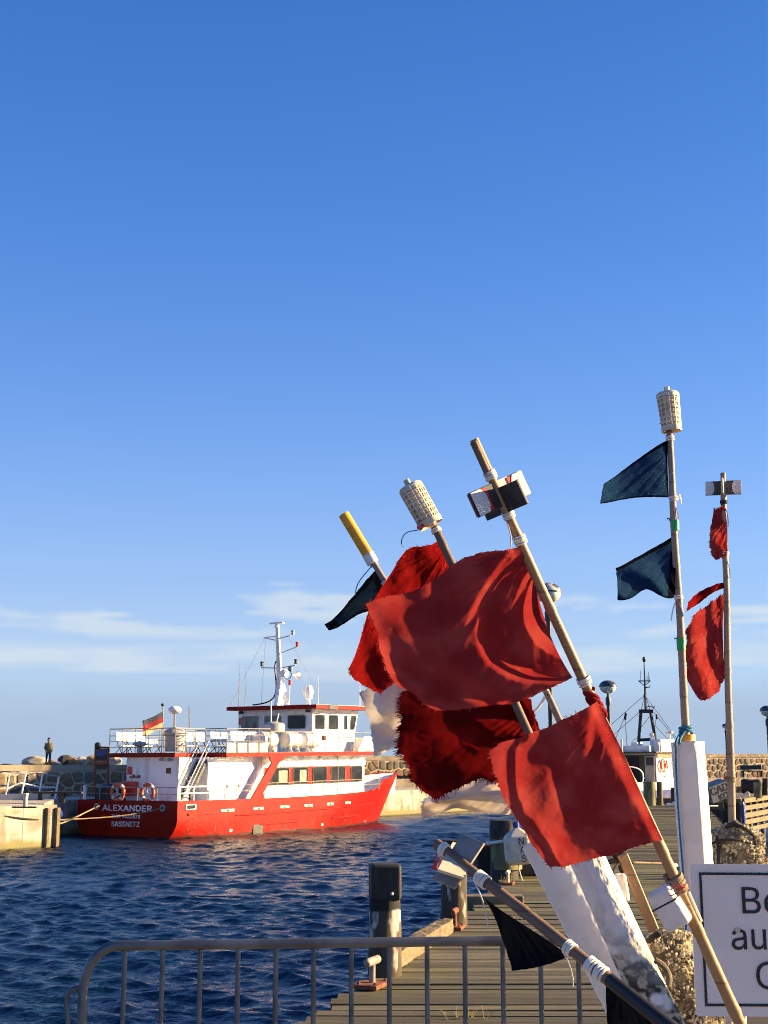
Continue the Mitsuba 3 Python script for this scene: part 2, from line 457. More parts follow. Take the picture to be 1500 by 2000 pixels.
# ------------------------------------------------------------------ the ferry's own frame: u forward, v to port, z up
P0 = ground(345, 1640, 0.0)
PHI = math.atan((2440 - 750) / math.hypot(F, 495))
SN, CN = math.sin(PHI), math.cos(PHI)
SHIP = np.array([[SN, -CN, 0, P0[0]], [CN, SN, 0, P0[1]], [0, 0, 1, 0], [0, 0, 0, 1.0]])


def ship(u, v, z):
    return (SHIP @ np.array([u, v, z, 1.0]))[:3]


# ------------------------------------------------------------------ quays
def quay_block(pts, top, name, bsdf='concrete_quay', bottom=-2.0):
    m = prism(np.asarray(pts)[:, :2], top - bottom)
    m.apply_translation([0, 0, bottom])
    return struct(name, m, bsdf)


KA = ground(108, 1655, 0.0)                       # the corner of the near quay on the left
dirA = np.array([SN, CN, 0])
nrmA = np.array([-CN, SN, 0])
quay_block([KA, KA - dirA * 40, KA - dirA * 40 + nrmA * 40, KA + nrmA * 40], 2.2, 'quay')
qb0, qb1 = ship(-7, 9.2, 0), ship(60, 9.2, 0)
quay_block([qb0, qb1, qb1 + nrmA * 40, qb0 + nrmA * 40], 2.12, 'quay')
# the slab that bridges the corner and the ferry berth
slab0, slab1 = KA + dirA * 0.0 + nrmA * 0.6, ship(-6.9, 9.2, 0)
quay_block([KA + nrmA * 1.0 + dirA * 0.02, ship(-1.0, 9.0, 0), ship(-1.0, 14, 0), KA + nrmA * 6 + dirA * 0.02], 2.24, 'quay', bottom=1.95)
QC0, QC1 = ground(735, 1583.5, 0.0), ground(1010, 1578, 0.0)
dC = (QC1 - QC0) / np.linalg.norm(QC1 - QC0)
nC = np.array([-dC[1], dC[0], 0])
quay_block([QC0 - dC * 8, QC0 + dC * 140, QC0 + dC * 140 + nC * 60, QC0 - dC * 8 + nC * 60], 1.95, 'quay')
m = prism(np.array([QC0 - dC * 7.9 - nC * 0.35, QC0 + dC * 139 - nC * 0.35, QC0 + dC * 139, QC0 - dC * 7.9])[:, :2], 0.62)
m.apply_translation([0, 0, -0.15])
struct('quay_footing', m, 'concrete_quay')
# joints and uprights on the lit quay face
for px, w in ((772, 0.28), (826, 0.30)):
    q = at(px, 1560, float(QC0[1]))
    s = np.dot(ground(px, 1582, 0.0) - QC0, dC)
    b = QC0 + dC * s - nC * 0.12
    m = put(trimesh.creation.box([w, 0.22, 1.75]), frame([b[0], b[1], 1.02], dC, nC))
    single('quay_upright', m, 'timber_dark', 'dark timber upright on the pale quay face beside the ' + ('tyre nearest the ferry bow' if px < 800 else 'tyre under the red flags'), 'fender post')
for px, lab in ((766.5, 'black tyre fender on the pale quay right beside the red ferry bow'), (816, 'black tyre fender on the pale quay below the fringed dark red flag')):
    t = thing('tyre_fender', lab, 'tyre')
    s = np.dot(ground(px, 1582, 0.0) - QC0, dC)
    c = QC0 + dC * s - nC * 0.42
    M = frame([c[0], c[1], 1.02], dC, [0, 0, 1])
    prof = [(0.40, -0.20), (0.52, -0.22), (0.70, -0.19), (0.76, -0.08), (0.76, 0.08), (0.70, 0.19), (0.52, 0.22), (0.40, 0.20), (0.44, 0), (0.40, -0.20)]
    obj('tread', put(lathe(prof, 28), M), 'rubber', t, smooth=40)
    obj('sidewall', put(lathe([(0.41, 0.221), (0.50, 0.235), (0.56, 0.235), (0.64, 0.215)], 28), M), 'rubber_grey', t, smooth=40)
# left quay: fender timbers at its corner
for k, (du, wd) in enumerate(((0.05, 0.22), (0.75, 0.16))):
    b = KA - dirA * du - nrmA * 0.10
    single('quay_timber', put(trimesh.creation.box([wd, 0.22, 2.0]), frame([b[0], b[1], 1.05], dirA, nrmA)), 'timber_old',
           ('wide' if k == 0 else 'narrow') + ' weathered fender timber at the corner of the left quay', 'fender post')

# ------------------------------------------------------------------ masonry walls of the mole
def stone_polys(w, h, size, seed, squash=1.0):
    r = np.random.default_rng(seed)
    nx, nz = max(2, int(w / size)), max(2, int(h / (size * squash)))
    pts = np.array([((i + 0.5 * (j % 2) + r.uniform(-0.32, 0.32)) * w / nx, (j + 0.5 + r.uniform(-0.30, 0.30)) * h / nz) for j in range(-2, nz + 2) for i in range(-2, nx + 3)])
    vor = Voronoi(pts)
    out, frame_ = [], sbox(0.02, 0.02, w - 0.02, h - 0.02)
    for reg in vor.point_region:
        reg = vor.regions[reg]
        if len(reg) < 3 or -1 in reg:
            continue
        p = Polygon(vor.vertices[reg]).intersection(frame_)
        if p.is_empty or p.geom_type != 'Polygon':
            continue
        g = 0.055 + 0.05 * r.random()
        p = p.buffer(-g - 0.07).buffer(0.07, quad_segs=2).simplify(0.025)
        if p.geom_type == 'Polygon' and p.area > 0.02:
            out.append(p)
    return out


def stone_mesh(p, r):
    c = np.asarray(p.exterior.coords)[:-1]
    if len(c) < 3:
        return None
    if not p.exterior.is_ccw:
        c = c[::-1]
    n, cen = len(c), c.mean(0)
    d = 0.05 + 0.06 * r.random()
    inner = cen + (c - cen) * 0.80
    v = np.vstack([np.c_[c, np.full(n, -0.03)], np.c_[c, np.full(n, d * 0.55)], np.c_[inner, np.full(n, d) + r.uniform(-0.012, 0.012, n)], [[cen[0], cen[1], d * 1.1]]])
    i = np.arange(n)
    j = (i + 1) % n
    f = np.vstack([np.stack([i, j, n + j], 1), np.stack([i, n + j, n + i], 1), np.stack([n + i, n + j, 2 * n + j], 1), np.stack([n + i, 2 * n + j, 2 * n + i], 1), np.stack([2 * n + i, 2 * n + j, i * 0 + 3 * n], 1)])
    return trimesh.Trimesh(v, f, process=False)


def wall(a, b, z0, za, zb, label, size, squash, spans, seed, thick=1.6):
    """A masonry wall from a to b (plan), its top rising from za to zb; stones are laid in the spans (metres along it)."""
    a, b = np.asarray(a, float), np.asarray(b, float)
    L = np.linalg.norm((b - a)[:2])
    d = np.array([(b - a)[0] / L, (b - a)[1] / L, 0])
    nb = np.array([-d[1], d[0], 0])                 # away from the harbour
    key = thing('harbour_wall', label, 'wall')
    poly = np.array([[0, z0], [L, z0], [L, zb], [0, za]])
    M = np.eye(4)
    M[:3, 0], M[:3, 1], M[:3, 2], M[:3, 3] = d, [0, 0, 1], -nb, [a[0], a[1], 0]
    body = prism(poly, thick)
    body.apply_translation([0, 0, -thick])
    obj('core', put(body, M), 'mortar', key)
    cop = prism(np.array([[0, za], [L, zb], [L, zb + 0.40], [0, za + 0.40]]), thick + 0.16)
    cop.apply_translation([0, 0, -thick - 0.08])
    obj('coping', put(cop, M), 'coping', key)
    r = np.random.default_rng(seed)
    for s0, s1 in spans:
        h = za + (zb - za) * (s0 + s1) / 2 / L - z0 - 0.02
        for p in stone_polys(s1 - s0, h, size, seed + int(s0), squash):
            m = stone_mesh(p, r)
            if m is not None:
                m.apply_translation([s0, z0, 0.004])
                obj('stone', put(m, M), 'stone_' + 'abcd'[r.integers(4)], key)
    return key, a, d, nb


WL0, WL1 = at(-120, 1500, 88.0), at(330, 1500, 98.0)
L_ = np.linalg.norm((WL1 - WL0)[:2])
s_of = lambda px: (lambda dd: float(np.dot(dd, (WL1 - WL0)[:2] / L_)))((line_hit(px, WL0, WL1) - WL0)[:2])


def line_hit(px, A, B):
    k = (px - 750) / F * CP                       # x / y along the line of sight at eye level
    tt = (k * A[1] - A[0]) / ((B[0] - A[0]) - k * (B[1] - A[1]))
    return A + (B - A) * tt


wl = wall(WL0, WL1, 2.1, 3.88, 3.90, 'sunlit rubble stone wall with concrete coping behind the ferry stern, a person standing on it', 0.78, 0.95, [(s_of(-60), s_of(262))], 21)
WR0, WR1 = at(655, 1480, 136.0), at(1720, 1468, 166.0)
L_r = np.linalg.norm((WR1 - WR0)[:2])
s_r = lambda px: float(np.dot((line_hit(px, WR0, WR1) - WR0)[:2], (WR1 - WR0)[:2] / L_r))
wr = wall(WR0, WR1, 1.95, 4.75, 5.35, 'long pale rubble stone wall along the far quay behind the ferry bow and fishing boat', 0.72, 1.0, [(s_r(684), s_r(850)), (s_r(1196), s_r(1240)), (s_r(1362), s_r(1545))], 33)
# a terrace step along the foot of the far wall
tv_ = wr[1] - wr[3] * 5.0
m = prism(np.array([tv_ + wr[2] * 2, tv_ + wr[2] * (L_r - 2), tv_ + wr[2] * (L_r - 2) + wr[3] * 4.9, tv_ + wr[2] * 2 + wr[3] * 4.9])[:, :2], 0.9)
m.apply_translation([0, 0, 1.96])
struct('terrace', m, 'coping')

# boulders behind the left wall
BO = [(70, 1487, 94, (1.35, 0.9, 0.60), 'rock_pale', 'broad pale boulder on the wall left of the standing person', 1),
      (99, 1490, 93, (0.52, 0.5, 0.42), 'rock_brown', 'small brown boulder right beside the feet of the standing person', 2),
      (113, 1492, 93.5, (0.40, 0.4, 0.32), 'rock_pale', 'small greenish grey boulder between the brown one and the dark one', 3),
      (128, 1484, 95, (0.78, 0.7, 0.66), 'rock_dark', 'dark angular boulder rising above the wall coping', 4),
      (141, 1486, 94, (0.52, 0.5, 0.55), 'rock_brown', 'ochre boulder leaning against the dark one', 5),
      (157, 1485, 94.5, (0.75, 0.6, 0.45), 'rock_pale', 'pale boulder with bright sunlit end right of the ochre one', 6),
      (182, 1486, 96, (0.9, 0.8, 0.75), 'rock_brown', 'brown boulder half hidden by the red framed notice board', 7),
      (222, 1486, 99, (0.8, 0.8, 0.70), 'rock_pale', 'pale boulder seen under the upper deck rail at the ferry stern', 8),
      (12, 1495, 92, (0.8, 0.5, 0.25), 'rock_dark', 'low dark boulder at the left end of the wall', 9),
      (262, 1484, 101, (0.9, 0.8, 0.8), 'rock_brown', 'brown boulder seen between the benches of the ferry stern', 10)]
for px, py, Y, s, mt, lab, sd in BO:
    m = lump(1.0, sd, 0.30, 2, s, 0.9)
    m = trimesh.convex.convex_hull(m.vertices[np.random.default_rng(sd).choice(len(m.vertices), 46, replace=False)])
    m.vertices *= 0.72
    m.apply_translation(at(px, py + 2, line_hit(px, WL0, WL1)[1] + 2.2 + (Y - 92) * 0.4))
    single('boulder', m, mt, lab, 'boulder', 'boulders along the mole wall')

# ------------------------------------------------------------------ the timber pier
DZ = 2.5
PA = math.atan((1290 - 750) / math.hypot(F, 495))        # the pier runs off to the right of the view
pdir = np.array([math.sin(PA), math.cos(PA), 0])
pn = np.array([math.cos(PA), -math.sin(PA), 0])
PL0 = ground(620, 1990, DZ)                               # a point on its left edge
PW = 4.35
rng = np.random.default_rng(11)
pitch = 0.232


def edge_x(y):
    return PL0[0] + (y - PL0[1]) * math.tan(PA)


pier = thing('timber_pier', 'long weathered timber pier of cross planks running out towards the fishing boat', 'pier')
rows = range(int(-2.0 / pitch), int(61.5 / pitch))
for r_ in rows:
    y = r_ * pitch
    if y < 6.9:
        continue
    xl = edge_x(y) + rng.uniform(-0.06, 0.05)
    if 15.3 < y < 17.7:
        xl += 0.10
    if 17.7 <= y < 19.0:
        xl -= 0.16
    xr = edge_x(y) + PW + rng.uniform(-0.06, 0.06)
    w = pitch - rng.uniform(0.010, 0.032)
    pieces = [(xl, xr)] if y > 14 or rng.random() < 0.45 else [(xl, xl + (xr - xl) * 0.55 - 0.004), (xl + (xr - xl) * 0.55 + 0.004, xr)]
    for x0, x1 in pieces:
        m = trimesh.creation.box([x1 - x0, w, 0.055])
        v = m.vertices
        v[:, 2] += rng.uniform(-0.006, 0.004) + np.where(v[:, 0] > 0, 1, -1) * rng.uniform(-0.004, 0.004) + np.where(v[:, 1] > 0, 1, -1) * rng.uniform(-0.004, 0.004)
        top = v[:, 2] > 0
        m.vertices = v
        m.apply_translation([(x0 + x1) / 2, y + pitch / 2, DZ - 0.028])
        obj('plank', m, 'pier_wood', pier)
# near deck under the camera and beams, piles beneath
b0, b1 = edge_x(6.9), edge_x(-4)
m = prism(np.array([[b1, -4], [b1 + 9, -4], [b0 + 9, 6.88], [b0, 6.88]]), 0.5)
m.apply_translation([0, 0, DZ - 0.5])
struct('landing', m, 'paving')
for off in (0.25, 1.6, 2.8, 4.1):
    p = [[edge_x(6.95) + off, 6.95], [edge_x(61) + off, 61], [edge_x(61) + off + 0.25, 61], [edge_x(6.95) + off + 0.25, 6.95]]
    m = prism(np.array(p), 0.3)
    m.apply_translation([0, 0, DZ - 0.37])
    obj('beam', m, 'timber_dark', pier)
for y in range(8, 62, 6):
    for off in (0.3, 4.0):
        obj('pile', tube([[edge_x(y) + off, y, -2], [edge_x(y) + off, y, DZ - 0.36]], 0.15, 10), 'timber_dark', pier, smooth=40)
# kerb timber along the left edge, a beam end sticking out further on
a, b = ground(757, 1893, DZ), ground(866, 1822, DZ)
m = trimesh.creation.box([np.linalg.norm(b - a), 0.15, 0.14]).subdivide_to_size(0.05)
m = put(m, frame((a + b) / 2 + [0.03, 0, 0.072], b - a, [-(b - a)[1], (b - a)[0], 0]))
m.vertices += (meshkit.fbm(m.vertices * 9, 3, 6) - 0.5)[:, None] * [0.05, 0.03, 0.06]
single('kerb_log', m, 'timber_old', 'squared weathered kerb log lying along the pier edge by the first mooring post', 'log')
c = ground(958, 1765, DZ)
obj('beam', put(rbox([0.75, 0.26, 0.24], 0.02), frame(c + [0.05, 0.1, -0.02], pn + pdir * 0.25, pdir)), 'timber_old', pier, label='beam end sticking out over the water from the pier edge')
# grass and litter on the boards
g = []
rg = np.random.default_rng(4)
for px, py, n_ in ((905, 1988, 22), (1000, 1800, 8), (985, 1720, 5), (1190, 1745, 4)):
    c = ground(px, py, DZ)
    for _ in range(n_):
        b = c + [rg.normal(0, 0.07), rg.normal(0, 0.03), 0.0]
        e = b + [rg.normal(0, 0.05), rg.normal(0, 0.05), rg.uniform(0.02, 0.10)]
        g.append(tube([b, (b + e) / 2 + [0, 0, 0.012], e], [0.0022, 0.0018, 0.0006], 4, False))
obj('dry_grass', cat(g), 'straw', kind='stuff')


# ------------------------------------------------------------------ mooring posts and cleats on the pier
def post(px0, py0, px1, pbase, zfoot, r, bsdf, name, label, seed, tilt=0.0, top_chamfer=0.02):
    """A pile whose foot is measured on the deck at (px1, pbase) and whose head is at (px0, py0)."""
    base = ground(px1, pbase, DZ)
    head = at(px0, py0, base[1])
    low = base + (base - head) * ((base[2] - zfoot) / (head[2] - base[2]))
    t = np.linspace(0, 1, 40)
    path = low + (head - low) * t[:, None]
    rr = r * (1 + 0.05 * np.sin(t * 9 + seed) + 0.03 * np.sin(t * 23 + seed))
    rr[-1] *= 0.93
    m = tube(path, rr, 26)
    n = meshkit.fbm(m.vertices * [16, 16, 2.2] + seed * 3, 3, seed)
    c = path[np.argmin(np.abs(path[:, None, 2] - m.vertices[None, :, 2]), 0)]
    rad = m.vertices - c
    rad[:, 2] = 0
    m.vertices = m.vertices + rad * (n[:, None] - 0.5) * 0.22
    return m, base, head


m, base1, head1 = post(752, 1691, 752, 1905, -1.5, 0.135, 'pile_wood', 'mooring_post', '', 1)
t = thing('mooring_post', 'mooring post with black tarred head and peeling white paint nearest to the barrier', 'mooring post')
obj('shaft', m, 'pile_wood', t, smooth=35)
obj('cap', put(rbox([0.262, 0.262, 0.30], 0.03), frame([head1[0], head1[1], head1[2] - 0.13], [1, 0.1, 0], [-0.1, 1, 0])), 'pile_tarred', t, smooth=40)
obj('nail', put(trimesh.creation.icosphere(subdivisions=1, radius=0.014), frame([head1[0] + 0.06, head1[1] - 0.138, head1[2] - 0.22], [1, 0, 0], [0, 1, 0])), 'plastic_white', t)
bsd = dict(scene['pile_wood'])
mat('pile_peeling', pile_paint(3.22), 0.85)
m, base2, head2 = post(889, 1641, 886, 1808, -1.5, 0.150, 'pile_wood', 'mooring_post', '', 2)
single('mooring_post', m, 'pile_peeling', 'mooring post with whitewashed flaking sides behind the square reflector plates', 'mooring post', smooth=35)
m, base3, head3 = post(985, 1602, 985, 1716, -1.5, 0.24, 'pile_tarred', 'mooring_post', '', 3)
t = thing('mooring_post', 'thick black tarred mooring post with pale rope round its head', 'mooring post')
obj('shaft', m, 'pile_tarred', t, smooth=35)
obj('worn_patch', tube([head3 + [0.02, -0.005, -0.24 * 1.2], head3 + [0.02, -0.005, -0.75]], 0.247, 22, False), 'pile_green', t, smooth=True)
ring = [head3 + [0.275 * math.cos(q), 0.275 * math.sin(q), -0.30 + 0.05 * math.cos(q)] for q in np.linspace(0, 6.3, 40)]
single('mooring_rope', cat([tube(ring, 0.026, 7), tube(smooth_path([head3 + [0.27, -0.1, -0.26], head3 + [0.55, -0.1, -0.20], head3 + [0.9, 0.0, -0.22]], 12), 0.024, 7)]), 'rope_white',
       'pale twisted rope tied round the head of the thick black mooring post', 'rope', smooth=40)
# squat dark base timbers beside the third post
bq = ground(1015, 1713, DZ)
single('timber_stack', cat([put(rbox([1.1, 0.5, 0.50], 0.03), frame(bq + [-0.15, 0.35, 0.25], [1, 0.1, 0], [-0.1, 1, 0])), put(rbox([0.75, 0.45, 0.36], 0.03), frame(bq + [0.55, 0.6, 0.18], [1, 0, 0], [0, 1, 0]))]), 'pile_tarred',
       'low black tarred timber block at the foot of the thick mooring post', 'timber block')
# grey plastic can hanging on the third post
cb = thing('float_canister', 'beige plastic canister float with dark scrawled letters hanging at the thick black mooring post', 'float')
c0 = at(1012, 1655, base3[1] - 0.42)
M = frame(c0, [1, 0.05, 0.08], [-0.05, 1, 0])
bod = m3.Manifold.batch_hull([m3.Manifold.sphere(0.10, 20).translate([x, y, z]) for x in (-0.11, 0.11) for y in (-0.08, 0.08) for z in (-0.16, 0.12)] + [m3.Manifold.sphere(0.05, 16).translate([0, 0, 0.27])]).to_mesh()
obj('body', put(trimesh.Trimesh(bod.vert_properties[:, :3], bod.tri_verts), M), 'board_beige', cb, smooth=50)
obj('neck', put(lathe([(0.0, 0.40), (0.05, 0.40), (0.055, 0.36), (0.05, 0.30), (0.0, 0.30)], 16), M), 'plastic_blue', cb, smooth=40)
let = []
for k, (tx, dz) in enumerate((('N', 0.10), ('A', -0.03), ('S', -0.16))):
    q = meshkit.text_mesh(tx, 0.10, 0.004)
    q.apply_translation([-0.02 + 0.012 * k, dz - 0.05, 0])
    let.append(put(q, M @ frame([0.0, -0.184, 0.0], [1, 0, 0], [0, 0, 1])))
obj('lettering', cat(let), 'black_paint', cb)
obj('cord', tube(smooth_path([c0 + [0, 0, -0.25], c0 + [0.02, -0.02, -0.38], c0 + [0.06, -0.02, -0.50]], 8), 0.01, 6), 'rope_white', cb)


def cleat(px, py, label, bsdf, s=1.0, rz=0.0):
    t = thing('mooring_cleat', label, 'cleat')
    o = ground(px, py, DZ)
    M = frame(o, [math.cos(rz), math.sin(rz), 0], [-math.sin(rz), math.cos(rz), 0])
    obj('base_plate', put(rbox([0.20 * s, 0.34 * s, 0.035], 0.008, (0, 0, 0.019)), M), 'rust', t)
    obj('stem', put(tube([[0, 0, 0.03], [0, 0, 0.19 * s]], 0.026 * s, 12), M), bsdf, t, smooth=40)
    obj('crossbar', put(tube([[0, -0.135 * s, 0.195 * s], [0, -0.12 * s, 0.2 * s], [0, 0.12 * s, 0.2 * s], [0, 0.135 * s, 0.195 * s]], [0.024 * s, 0.034 * s, 0.034 * s, 0.024 * s], 14), M), bsdf, t, smooth=40)
    for x in (-1, 1):
        for y in (-1, 1):
            obj('bolt', put(lathe([(0, 0.055), (0.014, 0.055), (0.016, 0.036)], 6, (0.07 * s * x, 0.12 * s * y, 0)), M), 'rust', t)
    return t


cleat(727, 1928, 'grey T shaped steel cleat bolted to the pier edge left of the barrier bars', 'board_grey', 1.0, -0.35)
cleat(888, 1815, 'rusty brown T shaped cleat at the foot of the whitewashed mooring post', 'rust', 0.95, -0.2)
cleat(992, 1728, 'small cleat with worn pale head in front of the low black timber block', 'board_beige', 0.9, -0.2)

# ------------------------------------------------------------------ the red ferry
ferry = thing('ferry', 'red and white passenger ferry with raked white mast moored at the left quay', 'ferry')


def fer(name, mesh, bsdf, parent=ferry, smooth=False, shear=True, **k):
    m = mesh.copy()
    if shear:
        m.vertices[:, 2] += 0.014 * np.maximum(m.vertices[:, 0] - 3.7, 0)
    m.apply_transform(SHIP)
    return obj(name, m, bsdf, parent, smooth, **k)


def ustem(z):
    return 27.84 + z * 0.80


def half(u, z):
    us, p = 13.0 + 1.5 * np.clip(z, 0, 3), 1.8 + 0.12 * np.clip(z, 0, 3)
    t = np.clip((u - us) / (ustem(z) - us), 0, 1)
    h = 4.05 * (1 - t ** p)
    zz = np.clip(1.15 - z, 0, 1.6) / 1.15
    return h * (1 - 0.16 * zz ** 2 * np.exp(-u / 2.2)) - 0.10 * zz * np.clip(u / 6, 0, 1)


def sheer(u):
    base = 2.19 + 0.004 * np.maximum(u - 8, 0) + 0.0012 * np.maximum(u - 8, 0) ** 2
    k = np.clip((u - 22.6) / 1.1, 0, 1)
    k = k * k * (3 - 2 * k)
    return base + k * (0.62 + 0.030 * np.maximum(u - 23.7, 0))


def hull_mesh():
    us = np.concatenate([np.linspace(0, 20, 41), np.linspace(20.3, 26, 30), np.linspace(26.2, 30.6, 26)])
    ws = np.linspace(0, 1, 15)
    side = np.zeros((len(us), len(ws), 3))
    for i, u in enumerate(us):
        top = sheer(u)
        z = -0.9 + (top + 0.9) * ws
        low = np.maximum(z, (u - 27.84) / 0.80 + 0.02)      # the raked stem cuts the lower levels off
        z = np.minimum(low, top + 0 * low)
        side[i, :, 0], side[i, :, 1], side[i, :, 2] = u, 4.05 - np.maximum(half(u, z), 0.02), z
    n, k = len(us), len(ws)
    i = (np.arange(n - 1)[:, None] * k + np.arange(k - 1)).ravel()
    f = np.vstack([np.stack([i, i + k, i + k + 1], 1), np.stack([i, i + k + 1, i + 1], 1)])
    v = side.reshape(-1, 3)
    w = v.copy()
    w[:, 1] = 8.1 - w[:, 1]
    tr = np.vstack([side[0], (side[0] * [1, -1, 1] + [0, 8.1, 0])])
    j = np.arange(k - 1)
    tf = np.vstack([np.stack([j, j + 1, j + 1 + k], 1), np.stack([j, j + 1 + k, j + k], 1)])
    return trimesh.Trimesh(v, f, process=False), trimesh.Trimesh(w, f[:, ::-1], process=False), trimesh.Trimesh(tr, tf, process=False)


hs, hp, ht = hull_mesh()
hull = fer('hull', cat([hs, hp]), 'paint_red', smooth=40, shear=False)
fer('transom', ht, 'paint_red', shear=False, label='dark red shaded stern with white lettering')
tri = []
us = np.linspace(0.02, 30.2, 60)
top = np.array([[u, 4.05 - half(u, 2.0) + 0.06, min(2.02 + 0.012 * max(u - 8, 0), 2.5)] for u in us])
bot = top * [1, -1, 1] + [0, 8.1, 0]
k = len(us)
j = np.arange(k - 1)
fer('main_deck', trimesh.Trimesh(np.vstack([top, bot]), np.vstack([np.stack([j, j + 1, j + 1 + k], 1), np.stack([j, j + 1 + k, j + k], 1)]), process=False), 'deck_grey', shear=False)
for sd in (0, 1):                                            # bow bulwark inside and its cap
    us = np.linspace(21.5, 30.4, 40)
    V = np.array([[u, 4.05 - max(half(u, sheer(u)), 0.05) + 0.09, sheer(u) - 0.01] for u in us])
    W = np.array([[u, 4.05 - max(half(u, 2.2), 0.05) + 0.10, 2.1] for u in us])
    if sd:
        V, W = V * [1, -1, 1] + [0, 8.1, 0], W * [1, -1, 1] + [0, 8.1, 0]
    k = len(us)
    j = np.arange(k - 1)
    fer('bulwark', trimesh.Trimesh(np.vstack([V, W]), np.vstack([np.stack([j, j + 1, j + 1 + k], 1), np.stack([j, j + 1 + k, j + k], 1)]), process=False), 'paint_white', shear=False)
    fer('bulwark_cap', tube(V + [0, -0.05 if not sd else 0.05, 0.02], 0.06, 6), 'paint_red', shear=False, smooth=40)


def on_hull(u, z, out=0.0):
    return [u, 4.05 - half(u, z) - out, z]


for z0, z1, u0, u1 in ((1.22, 1.55, 5.4, 22.8), (0.58, 0.64, 8.0, 12.0), (0.70, 0.80, 16.0, 20.6)):
    fer('rubbing_strake', tube([on_hull(u, z0 + (z1 - z0) * ((u - u0) / (u1 - u0)) ** 1.4, 0.02) for u in np.linspace(u0, u1, 40)], 0.055, 8), 'paint_red', shear=False, smooth=50)
for px0, px1, py in ((430, 458, 1587), (497, 519, 1582), (553, 573, 1577.5), (606, 625, 1574), (656, 672, 1570.5), (701, 716, 1566.5)):
    u0, u1 = [(px - 345) / 22.1 * (1 + (px - 345) * 0.00025) for px in (px0, px1)]
    z = 1.50 + 0.011 * u0
    c = on_hull((u0 + u1) / 2, z, 0.02)
    m = put(rbox([u1 - u0, 0.06, 0.17], 0.02), frame(c, np.array(on_hull(u1, z)) - np.array(on_hull(u0, z)), [0, 1, 0]))
    p_ = fer('freeing_port', m, 'board_beige', shear=False)
    fer('slot', put(trimesh.creation.box([0.16, 0.03, 0.08]), frame(np.array(c) + [0, -0.03, -0.02], [1, 0, 0], [0, 1, 0])), 'void_dark', p_, shear=False)
fer('fairlead', put(rbox([0.95, 0.08, 0.34], 0.035), frame([1.15, -0.02, 1.83], [1, 0, 0], [0, 1, 0])), 'paint_white', shear=False)
fer('fairlead', put(rbox([0.75, 0.08, 0.22], 0.035), frame([1.15, -0.05, 1.83], [1, 0, 0], [0, 1, 0])), 'void_dark', shear=False)
fer('fender_pocket', put(trimesh.creation.box([1.0, 0.06, 0.62]), frame(on_hull(7.75, 0.26, 0.02), [1, 0.0, 0], [0, 1, 0])), 'black_paint', shear=False)
fer('step_ledge', bbox(0.9, 3.5, -0.10, 0.05, 1.36, 1.44), 'paint_red', shear=False)
for v_ in (6.48, 1.14):
    fer('stern_fairlead', put(lathe([(0.10, -0.03), (0.20, -0.03), (0.21, 0.03), (0.12, 0.05), (0.10, -0.03)], 18), frame([-0.03, v_, 1.78], [0, 1, 0], [0, 0, 1])), 'paint_grey', shear=False, smooth=40)
# draught marks at the waterline and lettering on the stern
for u_, tx in ((4.9, '20'), (14.7, '18'), (22.6, '22')):
    q = meshkit.text_mesh(tx, 0.17, 0.01, bold=True)
    fer('draught_mark', put(q, frame(on_hull(u_, 0.24, 0.03), np.array(on_hull(u_ + 0.6, 0.24)) - np.array(on_hull(u_, 0.24)), [0, 0, 1])), 'paint_white', shear=False)
for tx, h, va, vb, z in (('ALEXANDER', 0.34, 6.0, 1.98, 1.56), ('IMO 9432878', 0.20, 5.20, 2.88, 1.14), ('SASSNITZ', 0.29, 5.22, 2.92, 0.65)):
    q = meshkit.text_mesh(tx, h, 0.012, bold=True)
    w = q.bounds[1][0] - q.bounds[0][0]
    q.apply_translation([-q.bounds[0][0], 0, 0])
    q.apply_scale([(va - vb) / w, 1, 1])
    fer('lettering', put(q, frame([-0.014, va, z], [0, -1, 0], [0, 0, 1])), 'paint_white', shear=False, label=f'white letters reading {tx} on the shaded red stern')
# cabin with its windows
cab = fer('cabin', bbox(3.75, 21.2, 0.9, 7.2, 2.0, 4.745), 'paint_white')
fer('aft_house', bbox(2.1, 3.74, 1.82, 6.10, 2.0, 4.745), 'paint_white')
fer('window_band', bbox(9.4, 19.38, 0.872, 0.899, 2.86, 4.02), 'paint_red')
fer('eave_panel', bbox(10.4, 21.25, 0.80, 0.898, 4.06, 4.36), 'paint_white')
for k_, (u0, u1, sl) in enumerate(((10.15, 12.0, 0.55), (12.5, 14.15, 0.0), (14.75, 16.4, 0.0), (16.96, 18.65, 0.0), (19.42, 20.8, 0.0))):
    p = Polygon([(u0 + 0.06 - sl, 2.92), (u1 - 0.04, 2.92), (u1, 3.86), (u1 - 0.1, 3.96), (u0 + 0.1, 3.96), (u0 + 0.0, 3.86)]).buffer(-0.05).buffer(0.05, quad_segs=3)
    outer = prism(p.buffer(0.045), 0.03)
    M = frame([0, 0.865, 0], [1, 0, 0], [0, 0, 1])
    w_ = fer('window', put(prism(p.buffer(0.045).difference(p), 0.035), M), 'black_paint')
    fer('pane', put(prism(p, 0.014), M), 'window_glass', w_)
    if k_ in (0, 1):
        fer('white_panel', put(prism(np.array([(u0 + 0.75, 3.02), (u1 - 0.15, 3.02), (u1 - 0.15, 3.82), (u0 + 0.75, 3.82)]), 0.006), frame([0, 0.850, 0], [1, 0, 0], [0, 0, 1])), 'window_curtain', w_)
for u0 in (6.6, 5.45):
    d_ = fer('side_door', put(prism(Polygon([(u0, 2.12), (u0 + 0.85, 2.12), (u0 + 0.85, 3.9), (u0, 3.9)]).buffer(0.06), 0.03), frame([0, 0.895, 0], [1, 0, 0], [0, 0, 1])), 'paint_white')
    fer('handle', bbox(u0 + 0.06, u0 + 0.20, 0.82, 0.87, 2.85, 3.05), 'black_paint', d_)
